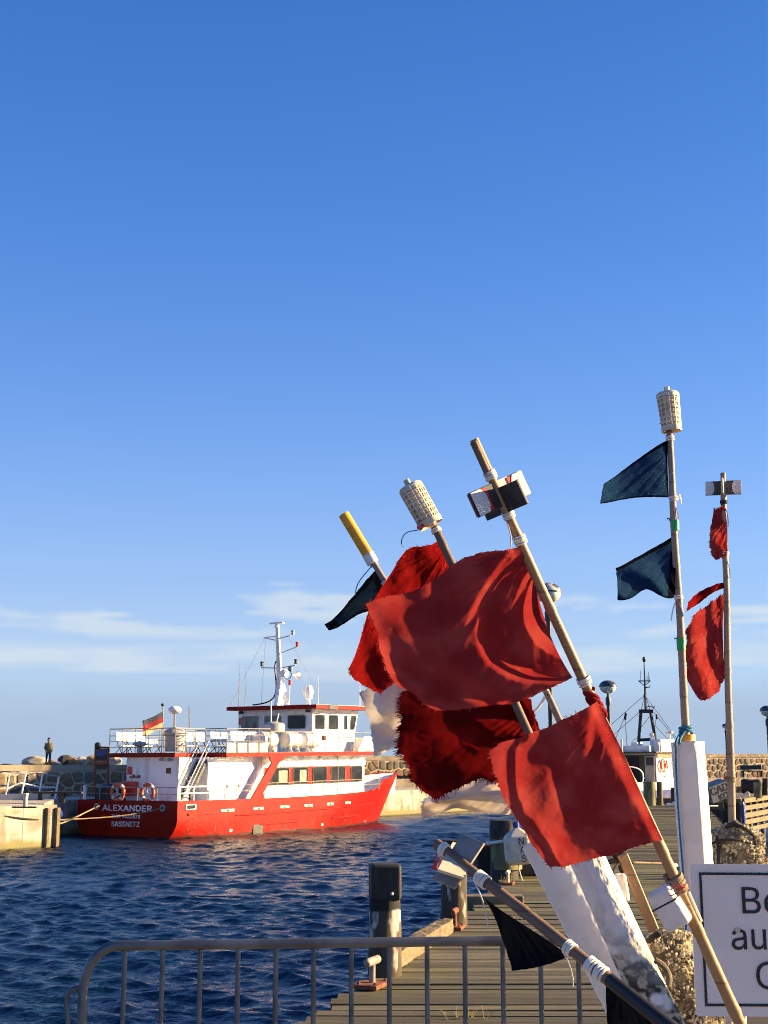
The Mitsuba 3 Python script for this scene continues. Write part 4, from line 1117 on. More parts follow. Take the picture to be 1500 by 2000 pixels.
def person(o, yaw, label, s=1.0):
    t = thing('person', label, 'person')
    M = np.eye(4)
    M[:3, :3] = np.array([[math.cos(yaw), -math.sin(yaw), 0], [math.sin(yaw), math.cos(yaw), 0], [0, 0, 1]]) * s
    M[:3, 3] = o
    legs = []
    for x, fy in ((-0.10, 0.06), (0.11, -0.04)):
        legs += [((x * 0.9, 0, 0.92), 0.095, (x, fy * 0.5, 0.50), 0.072), ((x, fy * 0.5, 0.50), 0.068, (x * 1.15, fy, 0.10), 0.048)]
    obj('trousers', put(blend(legs), M), 'jeans', t, smooth=True)
    for x, fy in ((-0.115, 0.06), (0.127, -0.04)):
        obj('shoe', put(blend([((x, fy + 0.03, 0.05), 0.045, (x, fy - 0.16, 0.035), 0.038)], 0.03, 4), M), 'black_paint', t, smooth=True)
    body = [((-0.04, 0, 0.86), 0.17, (-0.03, 0, 1.15), 0.165), ((0.05, 0, 0.86), 0.17, (0.04, 0, 1.15), 0.165), ((-0.10, 0, 1.32), 0.11, (0.10, 0, 1.32), 0.11), ((0, 0, 1.15), 0.17, (0, 0, 1.34), 0.13),
            ((-0.19, 0.01, 1.38), 0.075, (-0.25, 0.03, 1.10), 0.066), ((-0.25, 0.03, 1.10), 0.064, (-0.19, -0.12, 0.95), 0.052), ((0.19, 0.01, 1.38), 0.075, (0.25, 0.03, 1.10), 0.066), ((0.25, 0.03, 1.10), 0.064, (0.19, -0.12, 0.95), 0.052), ((0, 0.03, 1.42), 0.10, (0, 0.03, 1.48), 0.09)]
    obj('coat', put(blend(body), M), 'coat_khaki', t, smooth=True)
    for x in (-1, 1):
        hand = [((x * 0.185, -0.13, 0.93), 0.036, (x * 0.17, -0.16, 0.88), 0.034)] + [((x * 0.17, -0.15 - 0.014 * k, 0.88), 0.011, (x * 0.155, -0.165 - 0.014 * k, 0.83 - 0.004 * k), 0.009) for k in range(-1, 3)] + [((x * 0.16, -0.16, 0.91), 0.012, (x * 0.13, -0.19, 0.88), 0.010)]
        obj('hand', put(blend(hand, 0.01, 3), M), 'skin', t, smooth=True)
    head = [((0, 0.0, 1.48), 0.062, (0, -0.01, 1.56), 0.064), ((0, 0.0, 1.655), 0.098, (0, -0.025, 1.60), 0.078), ((0, -0.095, 1.625), 0.020, (0, -0.112, 1.600), 0.020), ((0, -0.05, 1.56), 0.045, (0, -0.06, 1.545), 0.040)]
    obj('head', put(blend(head, 0.02, 5), M), 'skin', t, smooth=True)
    for x in (-1, 1):
        obj('eye', put(trimesh.creation.icosphere(subdivisions=1, radius=0.012).apply_translation([x * 0.033, -0.094, 1.648]), M), 'black_paint', t)
        obj('ear', put(blend([((x * 0.092, 0.0, 1.65), 0.018, (x * 0.090, 0.005, 1.615), 0.014)], 0.02, 2), M), 'skin', t, smooth=True)
    obj('mouth', put(blend([((-0.022, -0.096, 1.572), 0.007, (0.022, -0.096, 1.572), 0.007)], 0.01, 1), M), 'rust', t)
    obj('hair', put(blend([((0, 0.02, 1.70), 0.100, (0, 0.045, 1.62), 0.085), ((0, 0.06, 1.62), 0.07, (0, 0.075, 1.48), 0.05), ((0, -0.05, 1.728), 0.045, (0, 0.02, 1.74), 0.06)], 0.03, 4), M), 'hair_dark', t, smooth=True)
    return t


pp = at(88.5, 1493, 91.5)
sw = (line_hit(88.5, WL0, WL1))
person([sw[0], sw[1] + 0.7, 4.285], 0.55, 'standing person in khaki coat and blue jeans on the wall, looking right', 1.03)

# ------------------------------------------------------------------ street lamps
def lamp(px, py, Y, d, zfoot, label, rpost=0.06, cap='lamp_cap'):
    t = thing('street_lamp', label, 'street lamp', 'globe street lamps of the harbour')
    c = at(px, py, Y)
    r = d / 2
    obj('post', cat([tube([[c[0], c[1], zfoot], [c[0], c[1], c[2] - r * 2.0]], rpost, 14), tube([[c[0], c[1], c[2] - r * 2.1], [c[0], c[1], c[2] - r * 0.7]], rpost * 0.7, 12)]), 'post_green', t, smooth=40)
    obj('collar', lathe([(0, 0), (rpost * 1.5, 0), (rpost * 1.5, 0.22), (rpost * 0.8, 0.3), (0, 0.3)], 16, (c[0], c[1], c[2] - r * 2.1)), 'post_green', t, smooth=40)
    th_ = np.linspace(-math.pi / 2, 0, 10)
    obj('diffuser', lathe([(r * 0.97 * math.cos(a_), r * 0.80 * math.sin(a_)) for a_ in th_], 32, c), 'lamp_diffuser', t, smooth=60)
    th_ = np.linspace(0.03, math.pi / 2, 10)
    obj('cap', lathe([(r * math.cos(a_), r * 0.72 * math.sin(a_)) for a_ in th_], 32, c), cap, t, smooth=60)
    obj('seam', lathe([(r * 0.96, -0.015), (r * 1.03, -0.012), (r * 1.03, 0.018), (r * 0.96, 0.02)], 32, c), 'post_green', t, smooth=40)
    return t


lamp(1070, 1157, 32, 0.66, DZ, 'street lamp with pale globe half hidden behind the upper faded red flag', cap='lamp_cap_pale')
lamp(1187, 1341, 46, 0.60, DZ, 'street lamp with dark topped oval globe on the pier, left of the fishing boat')
lamp(1498, 1388, 57, 0.60, 2.4, 'street lamp at the right edge of the view beside the slatted jetty')
lamp(1416.5, 1418, 126, 0.60, 1.9, 'tiny far street lamp beside the right hand bamboo pole')

# ------------------------------------------------------------------ the fishing boat at the end of the pier
BY = 71.0
fb = thing('fishing_boat', 'white and blue fishing cutter with tall dark gantry mast moored beyond the pier end', 'fishing boat')
bo = at(1283.5, 1530, BY)
pb = math.radians(35)
BM = np.array([[math.sin(pb), -math.cos(pb), 0, bo[0]], [math.cos(pb), math.sin(pb), 0, bo[1]], [0, 0, 1, 0], [0, 0, 0, 1.0]])


def fbp(name, m, bsdf, parent=fb, smooth=False, **k):
    return obj(name, put(m, BM), bsdf, parent, smooth, **k)


def boat_hull(z0, z1, flare0, flare1):
    us = np.linspace(-5.5, 8.5, 30)
    rows_ = []
    for fl, zz in ((flare0, z0), (flare1, z1)):
        h = 2.15 * np.clip(1 - np.clip((us - 2) / 6.6, 0, 1) ** 2.0, 0.01, 1) * np.clip(0.80 + 0.2 * np.clip((us + 5.5) / 3, 0, 1), 0, 1) * fl
        rows_.append((us, h, zz + 0.014 * np.clip(us, 0, 9) ** 2 * (1 if zz > 1 else 0)))
    v = []
    for sgn in (-1, 1):
        for us_, h, zz in rows_:
            v.append(np.stack([us_, 1.1 + sgn * h, zz], 1))
    n = len(us)
    f = []
    j = np.arange(n - 1)
    for a_, b_ in ((0, 1), (2, 3), (0, 2), (1, 3)):
        f.append(np.stack([a_ * n + j, a_ * n + j + 1, b_ * n + j + 1], 1))
        f.append(np.stack([a_ * n + j, b_ * n + j + 1, b_ * n + j], 1))
    f.append([[0, n, 3 * n], [0, 3 * n, 2 * n]])
    return trimesh.Trimesh(np.vstack(v), np.vstack(f), process=False)


fbp('hull', boat_hull(-0.6, 2.60, 0.80, 0.96), 'boat_blue', smooth=30)
fbp('bulwark', boat_hull(3.02, 3.40, 0.99, 1.02), 'boat_white', smooth=30)
fbp('strake', boat_hull(2.60, 3.02, 0.96, 0.99), 'boat_blue', smooth=30)
wz0, wz1 = 3.2, 4.86
fbp('wheelhouse', bbox(0, 4.2, 0.0, 2.05, wz0, wz1), 'boat_white')
fbp('wheelhouse_roof', bbox(-0.35, 4.5, -0.15, 2.35, wz1, wz1 + 0.10), 'timber_dark')
fbp('name_board', bbox(0.05, 4.2, -0.06, -0.005, 4.66, 4.855), 'boat_orange')
fbp('aft_shade_panel', bbox(-0.05, -0.004, 0.05, 2.0, wz0, 4.80), 'timber_dark')  # dark sheet paints the shade of the white aft wall
for v0, v1 in ((0.95, 1.55),):
    fbp('door', bbox(-0.09, -0.052, v0, v1, 3.2, 4.7), 'void_dark')
fbp('door', bbox(-0.09, -0.052, 0.08, 0.62, 3.25, 4.75), 'board_grey')
for v0, z0 in ((0.15, 4.25), (1.62, 4.25)):
    w_ = fbp('window', bbox(-0.12, -0.092, v0, v0 + 0.38, z0, z0 + 0.42), 'black_paint')
for u0 in (0.95, 2.0, 3.0):
    w_ = fbp('window', put(prism(sbox(u0, 4.08, u0 + 0.42, 4.50).buffer(0.05), 0.03), frame([0, -0.001, 0], [1, 0, 0], [0, 0, 1])), 'paint_grey')
    fbp('pane', put(prism(sbox(u0 + 0.03, 4.10, u0 + 0.39, 4.48).buffer(0.02), 0.012), frame([0, -0.034, 0], [1, 0, 0], [0, 0, 1])), 'window_glass', w_)
fbp('flybridge', cat([bbox(-0.1, 1.5, 0.3, 1.9, wz1 + 0.1, wz1 + 0.42), bbox(0.3, 1.3, -0.05, 0.25, wz1 + 0.1, wz1 + 0.62)]), 'boat_white')
fbp('locker', bbox(0.0, 0.7, 1.05, 1.4, wz1 + 0.42, wz1 + 0.60), 'boat_white')
fbp('roof_box', bbox(0.4, 2.2, -0.12, 0.5, wz1 + 0.1, wz1 + 0.75), 'boat_white')
fbp('vent', cat([lathe([(0, 0), (0.05, 0), (0.05, 0.3), (0.2, 0.32), (0.2, 0.45), (0, 0.48)], 12, (2.1, 0.1, wz1 + 0.75))]), 'boat_white', smooth=40)
fbp('awning_frame', cat([bbox(-1.6, 0.0, 2.0, 3.0, 5.02, 5.10), tube([[-1.4, 2.9, 3.3], [-1.4, 2.9, 5.05]], 0.05, 6), tube([[-1.4, 2.1, 3.3], [-1.4, 2.1, 5.05]], 0.05, 6)]), 'timber_dark')
fbp('post', tube([[-1.2, 1.35, 3.2], [-1.2, 1.38, 5.6]], 0.055, 8), 'board_beige', smooth=40)
fbp('pipe_rail', tube(smooth_path([[-2.2, 1.9, 4.35], [-1.6, 1.0, 4.2], [-1.0, 0.45, 4.0], [-0.9, 0.42, 3.3]], 12), 0.035, 6), 'boat_white', smooth=40)
t = thing('lifebuoy', 'orange lifebuoy hanging on the white wheelhouse side of the fishing boat', 'lifebuoy')
M = BM @ frame([0.55, -0.13, 4.25], [1, 0, 0], [0, 0, 1])
obj('ring', put(trimesh.creation.torus(0.27, 0.075, 30, 12), M), 'lifebuoy_orange', t, smooth=60)
for q in (0.8, 2.4, 3.95, 5.5):
    obj('band', put(tube([[0.27 * math.cos(q + d), 0.27 * math.sin(q + d), 0] for d in np.linspace(-0.15, 0.15, 5)], 0.08, 12, False), M), 'plastic_white', t, smooth=60)
obj('line', put(tube(smooth_path([[0.05, -0.3, 0.05], [0.1, -0.5, 0.05], [-0.05, -0.62, 0.03]], 8), 0.03, 6), M), 'lifebuoy_orange', t)


def fpt(px, py, dy=0.0):
    return at(px, py, BY + 0.9 + dy)


gm = obj('gantry', cat([tube([fpt(1246, 1464), fpt(1252, 1388)], 0.085, 8), tube([fpt(1284, 1466), fpt(1270, 1388)], 0.085, 8), tube([fpt(1248, 1389), fpt(1275, 1389)], 0.10, 8), tube([fpt(1250, 1445), fpt(1279, 1444)], 0.08, 8)]), 'black_paint', fb, smooth=40, label='dark steel gantry shaped like the letter A')
obj('rung', cat([tube([fpt(1247.2 + 0.02, 1455 - 7 * k), fpt(1250.5, 1455 - 7 * k)], 0.02, 5) for k in range(9)]), 'black_paint', gm, kind='stuff')
obj('topmast', cat([tube([fpt(1261, 1388), fpt(1259.5, 1336), fpt(1258, 1294)], [0.07, 0.05, 0.025], 8), tube([fpt(1247, 1330), fpt(1270.5, 1330)], 0.035, 6), tube([fpt(1247.5, 1330), fpt(1259, 1339.5), fpt(1270, 1330)], 0.025, 6), tube([fpt(1259.5, 1343), fpt(1269, 1342), fpt(1269.5, 1338)], 0.03, 6), tube([fpt(1262, 1381), fpt(1272, 1379), fpt(1277, 1384), fpt(1278, 1379)], 0.03, 6)]), 'post_green', gm, smooth=40)
obj('masthead_ball', lathe([(0, -0.17), (0.07, -0.12), (0.10, 0), (0.08, 0.10), (0, 0.16)], 16, fpt(1258, 1288)), 'black_paint', gm, smooth=60)
for x, y0, y1 in ((1250.5, 1310, 1330), (1267, 1312, 1330), (1264, 1320, 1330), (1268.5, 1322, 1331)):
    obj('aerial', tube([fpt(x, y1), fpt(x, y0)], 0.014, 5), 'post_green', gm)
obj('radar', cat([lathe([(0, 0), (0.14, 0.02), (0.14, 0.16), (0, 0.18)], 16, fpt(1273.5, 1438)), bbox(*(lambda c: (c[0] - 0.12, c[0] + 0.12, c[1] - 0.12, c[1] + 0.12, c[2] - 0.2, c[2]))(fpt(1273.5, 1438)))]), 'boat_white', gm)
for a_, b_ in (((1255, 1361), (1193, 1416)), ((1249, 1391), (1195, 1438)), ((1258, 1362), (1252, 1388)), ((1222, 1396), (1199, 1450)), ((1262, 1362), (1270, 1388)), ((1263, 1363), (1322, 1443)), ((1275, 1389), (1318, 1441)), ((1268, 1400), (1253, 1420)), ((1220, 1398), (1225, 1458)), ((1282, 1401), (1279, 1420)), ((1280, 1418), (1308, 1448)), ((1251, 1436), (1235, 1448))):
    obj('stay', tube([fpt(*a_), fpt(*b_)], 0.014, 5), 'rope_dark', gm)
for x, y in ((1222, 1396), (1221, 1402), (1283, 1400), (1259, 1360)):
    obj('block', lump(0.09, int(x), 0.2, 1, (0.8, 0.8, 1.5)).apply_translation(fpt(x, y)), 'black_paint', gm)
t = single('tyre_fender', put(trimesh.creation.torus(0.30, 0.11, 26, 10), frame(at(1252, 1548, BY - 3.2), [1, 0.3, 0], [0, 0, 1])), 'rubber', 'small tyre fender on the fishing boat side left of the mossy pile', 'tyre', smooth=60)
for px, w, ptop, pb_, lab, mt in ((1268, 0.28, 1527, 1566, 'thick mossy pile with flat sawn head at the far end of the pier', 'pile_green'), (1288, 0.13, 1527, 1567, 'slim pale pile right beside the thick mossy pile', 'timber_old'), (1317, 0.17, 1538, 1575, 'dark bollard at the pier end next to the white float', 'black_paint')):
    p_ = ground(px, pb_, DZ)
    hd = at(px, ptop, min(p_[1], 60.6))
    single('pier_pile', tube([[hd[0], hd[1], 1.2], hd], [w, w * 0.97], 18), mt, lab, 'pile', smooth=40)
o = ground(1280, 1571, DZ)
single('coiled_rope', cat([tube([[o[0] + 0.35 * math.cos(q) * (1 - 0.02 * q), o[1] - 4 + 0.35 * math.sin(q), DZ + 0.03 + 0.012 * q] for q in np.linspace(0, 14, 60)], 0.03, 6), tube(smooth_path([[o[0] + 0.3, o[1] - 4, DZ + 0.04], [o[0] + 1.0, o[1] - 4.2, DZ + 0.04], [o[0] + 1.9, o[1] - 3.9, DZ + 0.05]], 10), 0.03, 6)]), 'rope_white', 'pale rope lying coiled on the boards at the far pier end', 'rope')

# ------------------------------------------------------------------ the slatted jetty on the right
jd = math.atan((2000 - 750) / math.hypot(F, 495))
jdir = np.array([math.sin(jd), math.cos(jd), 0])
jn = np.array([math.cos(jd), -math.sin(jd), 0])
JY = 66.0
j0 = at(1449, 1560, JY)
JT = float(j0[2])
jt = thing('slatted_jetty', 'timber jetty on the right faced with five weathered horizontal planks and gaps between', 'jetty')
for k_, (ya, yb) in enumerate(((1559.5, 1569), (1574, 1583.5), (1588, 1598), (1602, 1611.5), (1617, 1626))):
    za, zb = at(1456, ya, JY)[2], at(1456, yb, JY)[2]
    M = frame([j0[0], j0[1], 0], jdir, [0, 0, 1])
    for s in (0, 1):
        m = put(rbox([7.4, za - zb, 0.10], 0.015), M)
        m.apply_translation(jdir * (3.75 + 7.45 * s) + jn * 0.06 + [0, 0, (za + zb) / 2 + rng.uniform(-0.01, 0.01)])
        obj('plank', m, 'timber_old', jt)
for s in (0.3, 1.9, 3.6, 5.4, 7.4, 9.6, 12.0, 14.6):
    b = j0 + jdir * s
    obj('upright', tube([[b[0], b[1], -1.5], [b[0], b[1], JT - 0.02]], 0.11, 8), 'timber_old', jt, smooth=40)
dkp = np.array([j0 - jdir * 0.1, j0 + jdir * 15, j0 + jdir * 15 - jn * 9, j0 - jdir * 0.1 - jn * 9])
m = prism(dkp[:, :2], 0.12)
m.apply_translation([0, 0, JT - 0.13])
obj('deck', m, 'timber_old', jt)
e0, e1 = at(1376, 1575, JY - 0.6), at(1447, 1571, JY - 0.6)
obj('end_beam', put(rbox([np.linalg.norm(e1 - e0) * 0.49, 0.25, 0.34], 0.02), frame(e0 + (e1 - e0) * 0.27, e1 - e0, [0, 1, 0])), 'timber_old', jt)
obj('end_beam', put(rbox([0.32, 0.25, 0.17], 0.02), frame(at(1409, 1580, JY - 0.6), e1 - e0, [0, 1, 0])), 'timber_old', jt)
bk0 = at(1384, 1600, JY + 1.2)
obj('underside_shade', cat([box(at(1414, 1602, JY + 0.8), [1.9, 0.3, 1.75]), box(at(1396, 1602, JY + 1.4), [0.9, 0.3, 1.6])]), 'timber_dark', jt)  # solid dark boxes stand in for the shade under the jetty end
for px in (1405, 1424, 1443):
    p_ = at(px, 1580, JY - 0.5)
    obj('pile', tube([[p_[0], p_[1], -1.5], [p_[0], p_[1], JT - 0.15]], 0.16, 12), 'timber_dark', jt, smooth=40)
t = thing('long_fender', 'long blue fender hanging upright at the corner of the slatted jetty', 'fender')
c = at(1450, 1590, JY - 0.5)
obj('body', lathe([(0, -0.62), (0.06, -0.60), (0.13, -0.48), (0.145, 0.40), (0.10, 0.56), (0.04, 0.62), (0, 0.62)], 20, c), 'plastic_blue', t, smooth=50)
obj('lashing', tube([c + [0, 0, 0.6], c + [-0.04, 0.2, 0.85]], 0.02, 6), 'rope_white', t)
# foam float with letters
t = thing('lettered_float', 'large grimy foam block with black hand painted letters on the slatted jetty', 'float')
fc = at(1398, 1545, JY - 1.0)
M = frame(fc, [1, 0.25, 0.34], [-0.25, 1, 0.1])
obj('block', put(rbox([1.15, 0.9, 0.80], 0.05), M), 'board_grey', t, smooth=30)
for tx, dz, dx, h in (('CAD', -0.02, -0.52, 0.34), ('KO', -0.36, -0.18, 0.28)):
    q = meshkit.text_mesh(tx, h, 0.01, bold=True)
    q.apply_translation([dx, dz, 0])
    obj('lettering', put(q, M @ frame([0, -0.452, 0], [1, 0, 0], [0, 0, 1])), 'black_paint', t)
single('red_crate', rbox([0.34, 0.5, 0.5], 0.05, at(1418, 1526, JY + 1.0)), 'sticker_red', 'small red crate standing on the jetty behind the bamboo pole', 'crate')
dm = single('dark_drum', put(lathe([(0, -0.55), (0.33, -0.52), (0.40, -0.4), (0.38, 0), (0.42, 0.4), (0.34, 0.52), (0, 0.55)], 20), frame(at(1467, 1536, JY + 9), [0, 0, 1], [0.25, 1, 0])), 'rubber', 'dark drum lying on the quay left of the mooring stump', 'drum', smooth=40)
for px, yb, yt, w, lab, mt in ((1481, 1559, 1528, 0.22, 'weathered stump with dark hollow head on the slatted jetty', 'pile_green'), (1495, 1553, 1520, 0.15, 'slim dark post at the right edge behind the stump', 'timber_dark')):
    a_, b_ = at(px, yb, JY + 3.0), at(px, yt, JY + 3.0)
    single('jetty_stump', tube([a_, b_], [w, w * 1.05], 16), mt, lab, 'post', smooth=40)
single('loose_rope', cat([tube(smooth_path([at(1436, 1556, JY + 1), at(1446, 1555, JY + 1), at(1454, 1553, JY + 1), at(1459, 1548, JY + 1), at(1463, 1549, JY + 1), at(1463, 1554, JY + 1), at(1459, 1555.5, JY + 1)], 24), 0.045, 7)]), 'rope_white', 'white rope with loose coil lying on the jetty edge above the blue fender', 'rope')
bt = thing('quay_bench', 'dark park bench on the far quay in front of the stone wall on the right', 'bench')
c = at(1468, 1504, 128)
obj('seat', box(c + [0, 0, -0.10], [2.0, 0.5, 0.10]), 'timber_dark', bt)
obj('backrest', box(c + [0, 0.3, 0.24], [2.0, 0.08, 0.42]), 'post_green', bt)
for dx in (-0.85, 0.85):
    obj('leg', box(c + [dx, 0, -0.38], [0.12, 0.5, 0.5]), 'black_paint', bt)
# a low pale store shed wall on the far quay and benches by the ferry bow
for px, py, Y, lab in ((781, 1524, 136, 'dark park bench on the quay right beside the ferry bow'), (800, 1523, 138, 'dark park bench on the quay under the fringed dark red flag')):
    bt = thing('quay_bench', lab, 'bench')
    c = at(px, py, Y)
    obj('seat', box(c + [0, 0, -0.12], [1.3, 0.6, 0.12]), 'timber_old', bt)
    obj('backrest', box(c + [0, 0.3, 0.30], [1.3, 0.08, 0.30]), 'timber_dark', bt)
    for dx in (-0.5, 0.5):
        obj('leg', box(c + [dx, 0, -0.45], [0.16, 0.5, 0.62]), 'black_paint', bt)

# ------------------------------------------------------------------ the fishing marker buoys: bamboo poles, floats, reflectors and flags
def px_len(px, Y):
    return px * Y / F


def pole(key, a, b, ra, rb, bsdf, seed=0, to_deck=True, nodes=True, name='pole'):
    """A slightly crooked bamboo pole from a (top) through b, carried on to the deck, with swollen nodes."""
    a, b = np.asarray(a, float), np.asarray(b, float)
    end = b
    if to_deck and b[2] > DZ:
        end = b + (b - a) * ((b[2] - DZ) / (a[2] - b[2]))
    L = np.linalg.norm(end - a)
    n = int(L / 0.02)
    t = np.linspace(0, 1, n)
    path = a + (end - a) * t[:, None]
    k = np.linalg.norm(b - a) / L
    r = ra + (rb - ra) * np.minimum(t / k, 1.15)
    rs = np.random.default_rng(seed)
    if nodes:
        s, d = 0.12, t * L
        while s < L:
            r = r * (1 + 0.16 * np.exp(-((d - s) / 0.012) ** 2) - 0.05 * np.exp(-((d - s - 0.02) / 0.015) ** 2))
            s += rs.uniform(0.20, 0.34)
    path = path + np.c_[np.sin(t * 11 + seed), np.cos(t * 9 + seed), t * 0] * 0.003 * np.sin(np.pi * np.clip(t / k, 0, 1))[:, None]
    obj(name, tube(path, r, 16), bsdf, key, smooth=50)
    return a, end


def lashing(key, a, d, r, n, bsdf, name='lashing', w=0.0028, tail=True, seed=0):
    """n turns of cord round a pole at a, d its direction."""
    d = np.asarray(d, float) / np.linalg.norm(d)
    x = np.cross(d, [0, 1, 0])
    x /= np.linalg.norm(x)
    y = np.cross(d, x)
    q = np.linspace(0, 2 * np.pi * n, 14 * n)
    rs = np.random.default_rng(seed)
    pts = a + (r + w * 0.7) * (np.cos(q)[:, None] * x + np.sin(q)[:, None] * y) + d * (q / (2 * np.pi) * w * 1.9 + 0.5 * w * np.sin(q * 0.7 + seed))[:, None]
    m = [tube(pts, w, 6)]
    if tail:
        e = pts[-1]
        m.append(tube(smooth_path([e, e + [0.015, -0.01, -0.03], e + [0.02 + 0.02 * rs.random(), -0.01, -0.09 - 0.05 * rs.random()]], 8), w * 0.7, 5))
    obj(name, cat(m), bsdf, key, smooth=40)


def soft(x, w):
    return np.log1p(np.exp(np.clip(x / w, -40, 40))) * w


def fold(X, Z, o, line, w, h, t0=None, t1=None):
    """A fold along the flag: in axes laid along the pole (t) and square to it (n), measured from the point o of the photograph, the depth
    rises by h across the line n(t), w photo pixels to either side; also the signed distance from it."""
    t = (X - o[0]) * 0.40 + (Z - o[1]) * 0.92
    n = (X - o[0]) * 0.92 - (Z - o[1]) * 0.40
    L = np.array([((a - o[0]) * 0.40 + (b - o[1]) * 0.92, (a - o[0]) * 0.92 - (b - o[1]) * 0.40) for a, b in line])
    tt = np.linspace(L[0, 0], L[-1, 0], 40)
    nn = CubicSpline(L[:, 0], L[:, 1])(tt)
    sd = n - np.interp(t, tt, nn)
    e = 1.0
    if t0 is not None:
        e = np.clip((t - t0[0]) / (t0[1] - t0[0]), 0, 1) * np.clip((t1[1] - t) / (t1[1] - t1[0]), 0, 1)
        e = e * e * (3 - 2 * e)
    w = np.interp(t, *w) if np.ndim(w) else w
    if h < 0:                                       # a ramp of slope -h over its whole width, so that a broad band catches the light
        q = soft(sd + w, 2.5) - soft(sd - w, 2.5)
        return -h * q * 4.05 / F * e, sd
    q = np.clip((sd + w) / (2 * w), 0, 1)
    return h * e * q * q * (3 - 2 * q), sd


def cloth(key, name, rows, Y, bsdf, depth, seed, nu=90, nv=70, jag=2.0, fringe=0, fr_len=9, label=None, sides=(1, 1, 1), fbsdf=None, wrinkle=1.0):
    """A flag: rows of outline points (photo pixels) from the pole outwards give where it hangs at distance Y (a number or one per row);
    depth(px, py, u, v) is its billowing towards (-) or away from (+) the viewer in metres."""
    R = np.asarray(rows, float)
    kv, ku = R.shape[0], R.shape[1]
    tv, tu = np.linspace(0, 1, kv), np.linspace(0, 1, ku)
    u, v = np.linspace(0, 1, nu), np.linspace(0, 1, nv)
    kx = dict(kx=min(3, kv - 1), ky=min(3, ku - 1), s=0)
    X, Z = RectBivariateSpline(tv, tu, R[..., 0], **kx)(v, u), RectBivariateSpline(tv, tu, R[..., 1], **kx)(v, u)
    Vv, Uu = np.meshgrid(v, u, indexing='ij')
    rs = np.random.default_rng(seed)
    edge = np.zeros_like(X)
    ex, ez = np.gradient(X, axis=1), np.gradient(Z, axis=1)
    vx, vz = np.gradient(X, axis=0), np.gradient(Z, axis=0)
    nrm = lambda a, b: (a / (np.hypot(a, b) + 1e-9), b / (np.hypot(a, b) + 1e-9))
    n1 = 1.5 * (meshkit.fbm(np.stack([Uu * 11 + seed, Vv * 11, Uu * 0 + seed], -1), 3, seed) - 0.5) * 2 + rs.normal(0, 0.22, X.shape)
    wu = np.clip((Uu - 0.955) / 0.045, 0, 1) * sides[1]
    ux, uz = nrm(ex, ez)
    X, Z = X + ux * n1 * jag * wu, Z + uz * n1 * jag * wu
    for w_, sg in ((np.clip((0.05 - Vv) / 0.05, 0, 1) * sides[0], -1), (np.clip((Vv - 0.95) / 0.05, 0, 1) * sides[2], 1)):
        dx, dz = nrm(vx, vz)
        X, Z = X + sg * dx * n1 * jag * w_ * 0.8, Z + sg * dz * n1 * jag * w_ * 0.8
    Yb = np.interp(v, tv, Y)[:, None] if np.ndim(Y) else Y
    D = depth(X, Z, Uu, Vv)
    th_ = np.arctan2(Z - R[0, 0, 1], R[0, 0, 0] - X + 30)
    rr_ = np.hypot(Z - R[0, 0, 1], X - R[0, 0, 0])
    crease = 1 - np.abs(2 * meshkit.fbm(np.stack([th_ * 7 + seed, rr_ / 160, rr_ * 0 + seed], -1), 3, seed + 5) - 1) * 2.2
    sag = 1 - np.abs(2 * meshkit.fbm(np.stack([X / 55 + Z / 90 + seed, Z / 38 - X / 120, X * 0 + seed * 2], -1), 3, seed + 6) - 1) * 2.2
    D = D - (0.0085 * crease * np.clip(rr_ / 60, 0.2, 1) + 0.0050 * sag) * wrinkle
    D = D + 0.010 * (meshkit.fbm(np.stack([Uu * 5, Vv * 5, Uu * 0 + seed * 3.3], -1), 3, seed + 9) - 0.5) + 0.0022 * (meshkit.fbm(np.stack([Uu * 26, Vv * 26, Uu * 0 + seed], -1), 2, seed + 3) - 0.5)
    P = at(X, Z, Yb + D)
    k = grid_cloth(P, name, bsdf, key, label=label)
    if fringe:
        m = []
        rim = [(0, j, -1, 0) for j in range(2, nu)] * int(sides[0] > 0) + [(i, nu - 1, 0, 1) for i in range(nv)] * int(sides[1] > 0) * 2 + [(nv - 1, j, 1, 0) for j in range(2, nu)] * int(sides[2] > 0)
        for _ in range(fringe):
            i, j, a, b = rim[rs.integers(len(rim))]
            p0 = P[i, j]
            i2, j2 = (i - a * 3, j - b * 3)
            out = p0 - P[i2, j2]
            out = out / (np.linalg.norm(out) + 1e-9)
            tan = P[min(i + (b != 0), nv - 1), min(j + (a != 0), nu - 1)] - p0
            tan = tan / (np.linalg.norm(tan) + 1e-9)
            Lf = rs.uniform(0.35, 1.0) ** 1.5 * fr_len * 4.4 / F
            dr_ = out + rs.normal(0, 0.35, 3) * [1, 0.6, 1] + [-0.35, 0, -0.1]
            dr_ /= np.linalg.norm(dr_)
            w = rs.uniform(0.0006, 0.0014)
            e = p0 + dr_ * Lf
            mid = (p0 + e) / 2 + rs.normal(0, 0.0025, 3)
            s_ = np.cross(dr_, [0, 1, 0])
            s_ /= np.linalg.norm(s_) + 1e-9
            b0 = p0 - out * 0.003
            vv_ = np.array([b0 - s_ * w, b0 + s_ * w, mid + s_ * w * 0.8, mid - s_ * w * 0.8, e])
            m.append((vv_, np.array([[0, 1, 2], [0, 2, 3], [3, 2, 4]])))
        off, vs, fs = 0, [], []
        for a_, b_ in m:
            vs.append(a_)
            fs.append(b_ + off)
            off += len(a_)
        obj('frayed_threads', trimesh.Trimesh(np.vstack(vs), np.vstack(fs), process=False), fbsdf or bsdf, k, smooth=True, uv=np.full((off, 2), 0.5), kind='stuff')
    return k, P


def billow(n, amp, ph, slope=0.0, tilt=0.0, lean=0.0):
    return lambda X, Z, u, v: slope * u + tilt * (v - 0.5) + amp * (0.25 + 0.75 * u) * np.sin(u * n * 2 * math.pi + ph + lean * v * 3)


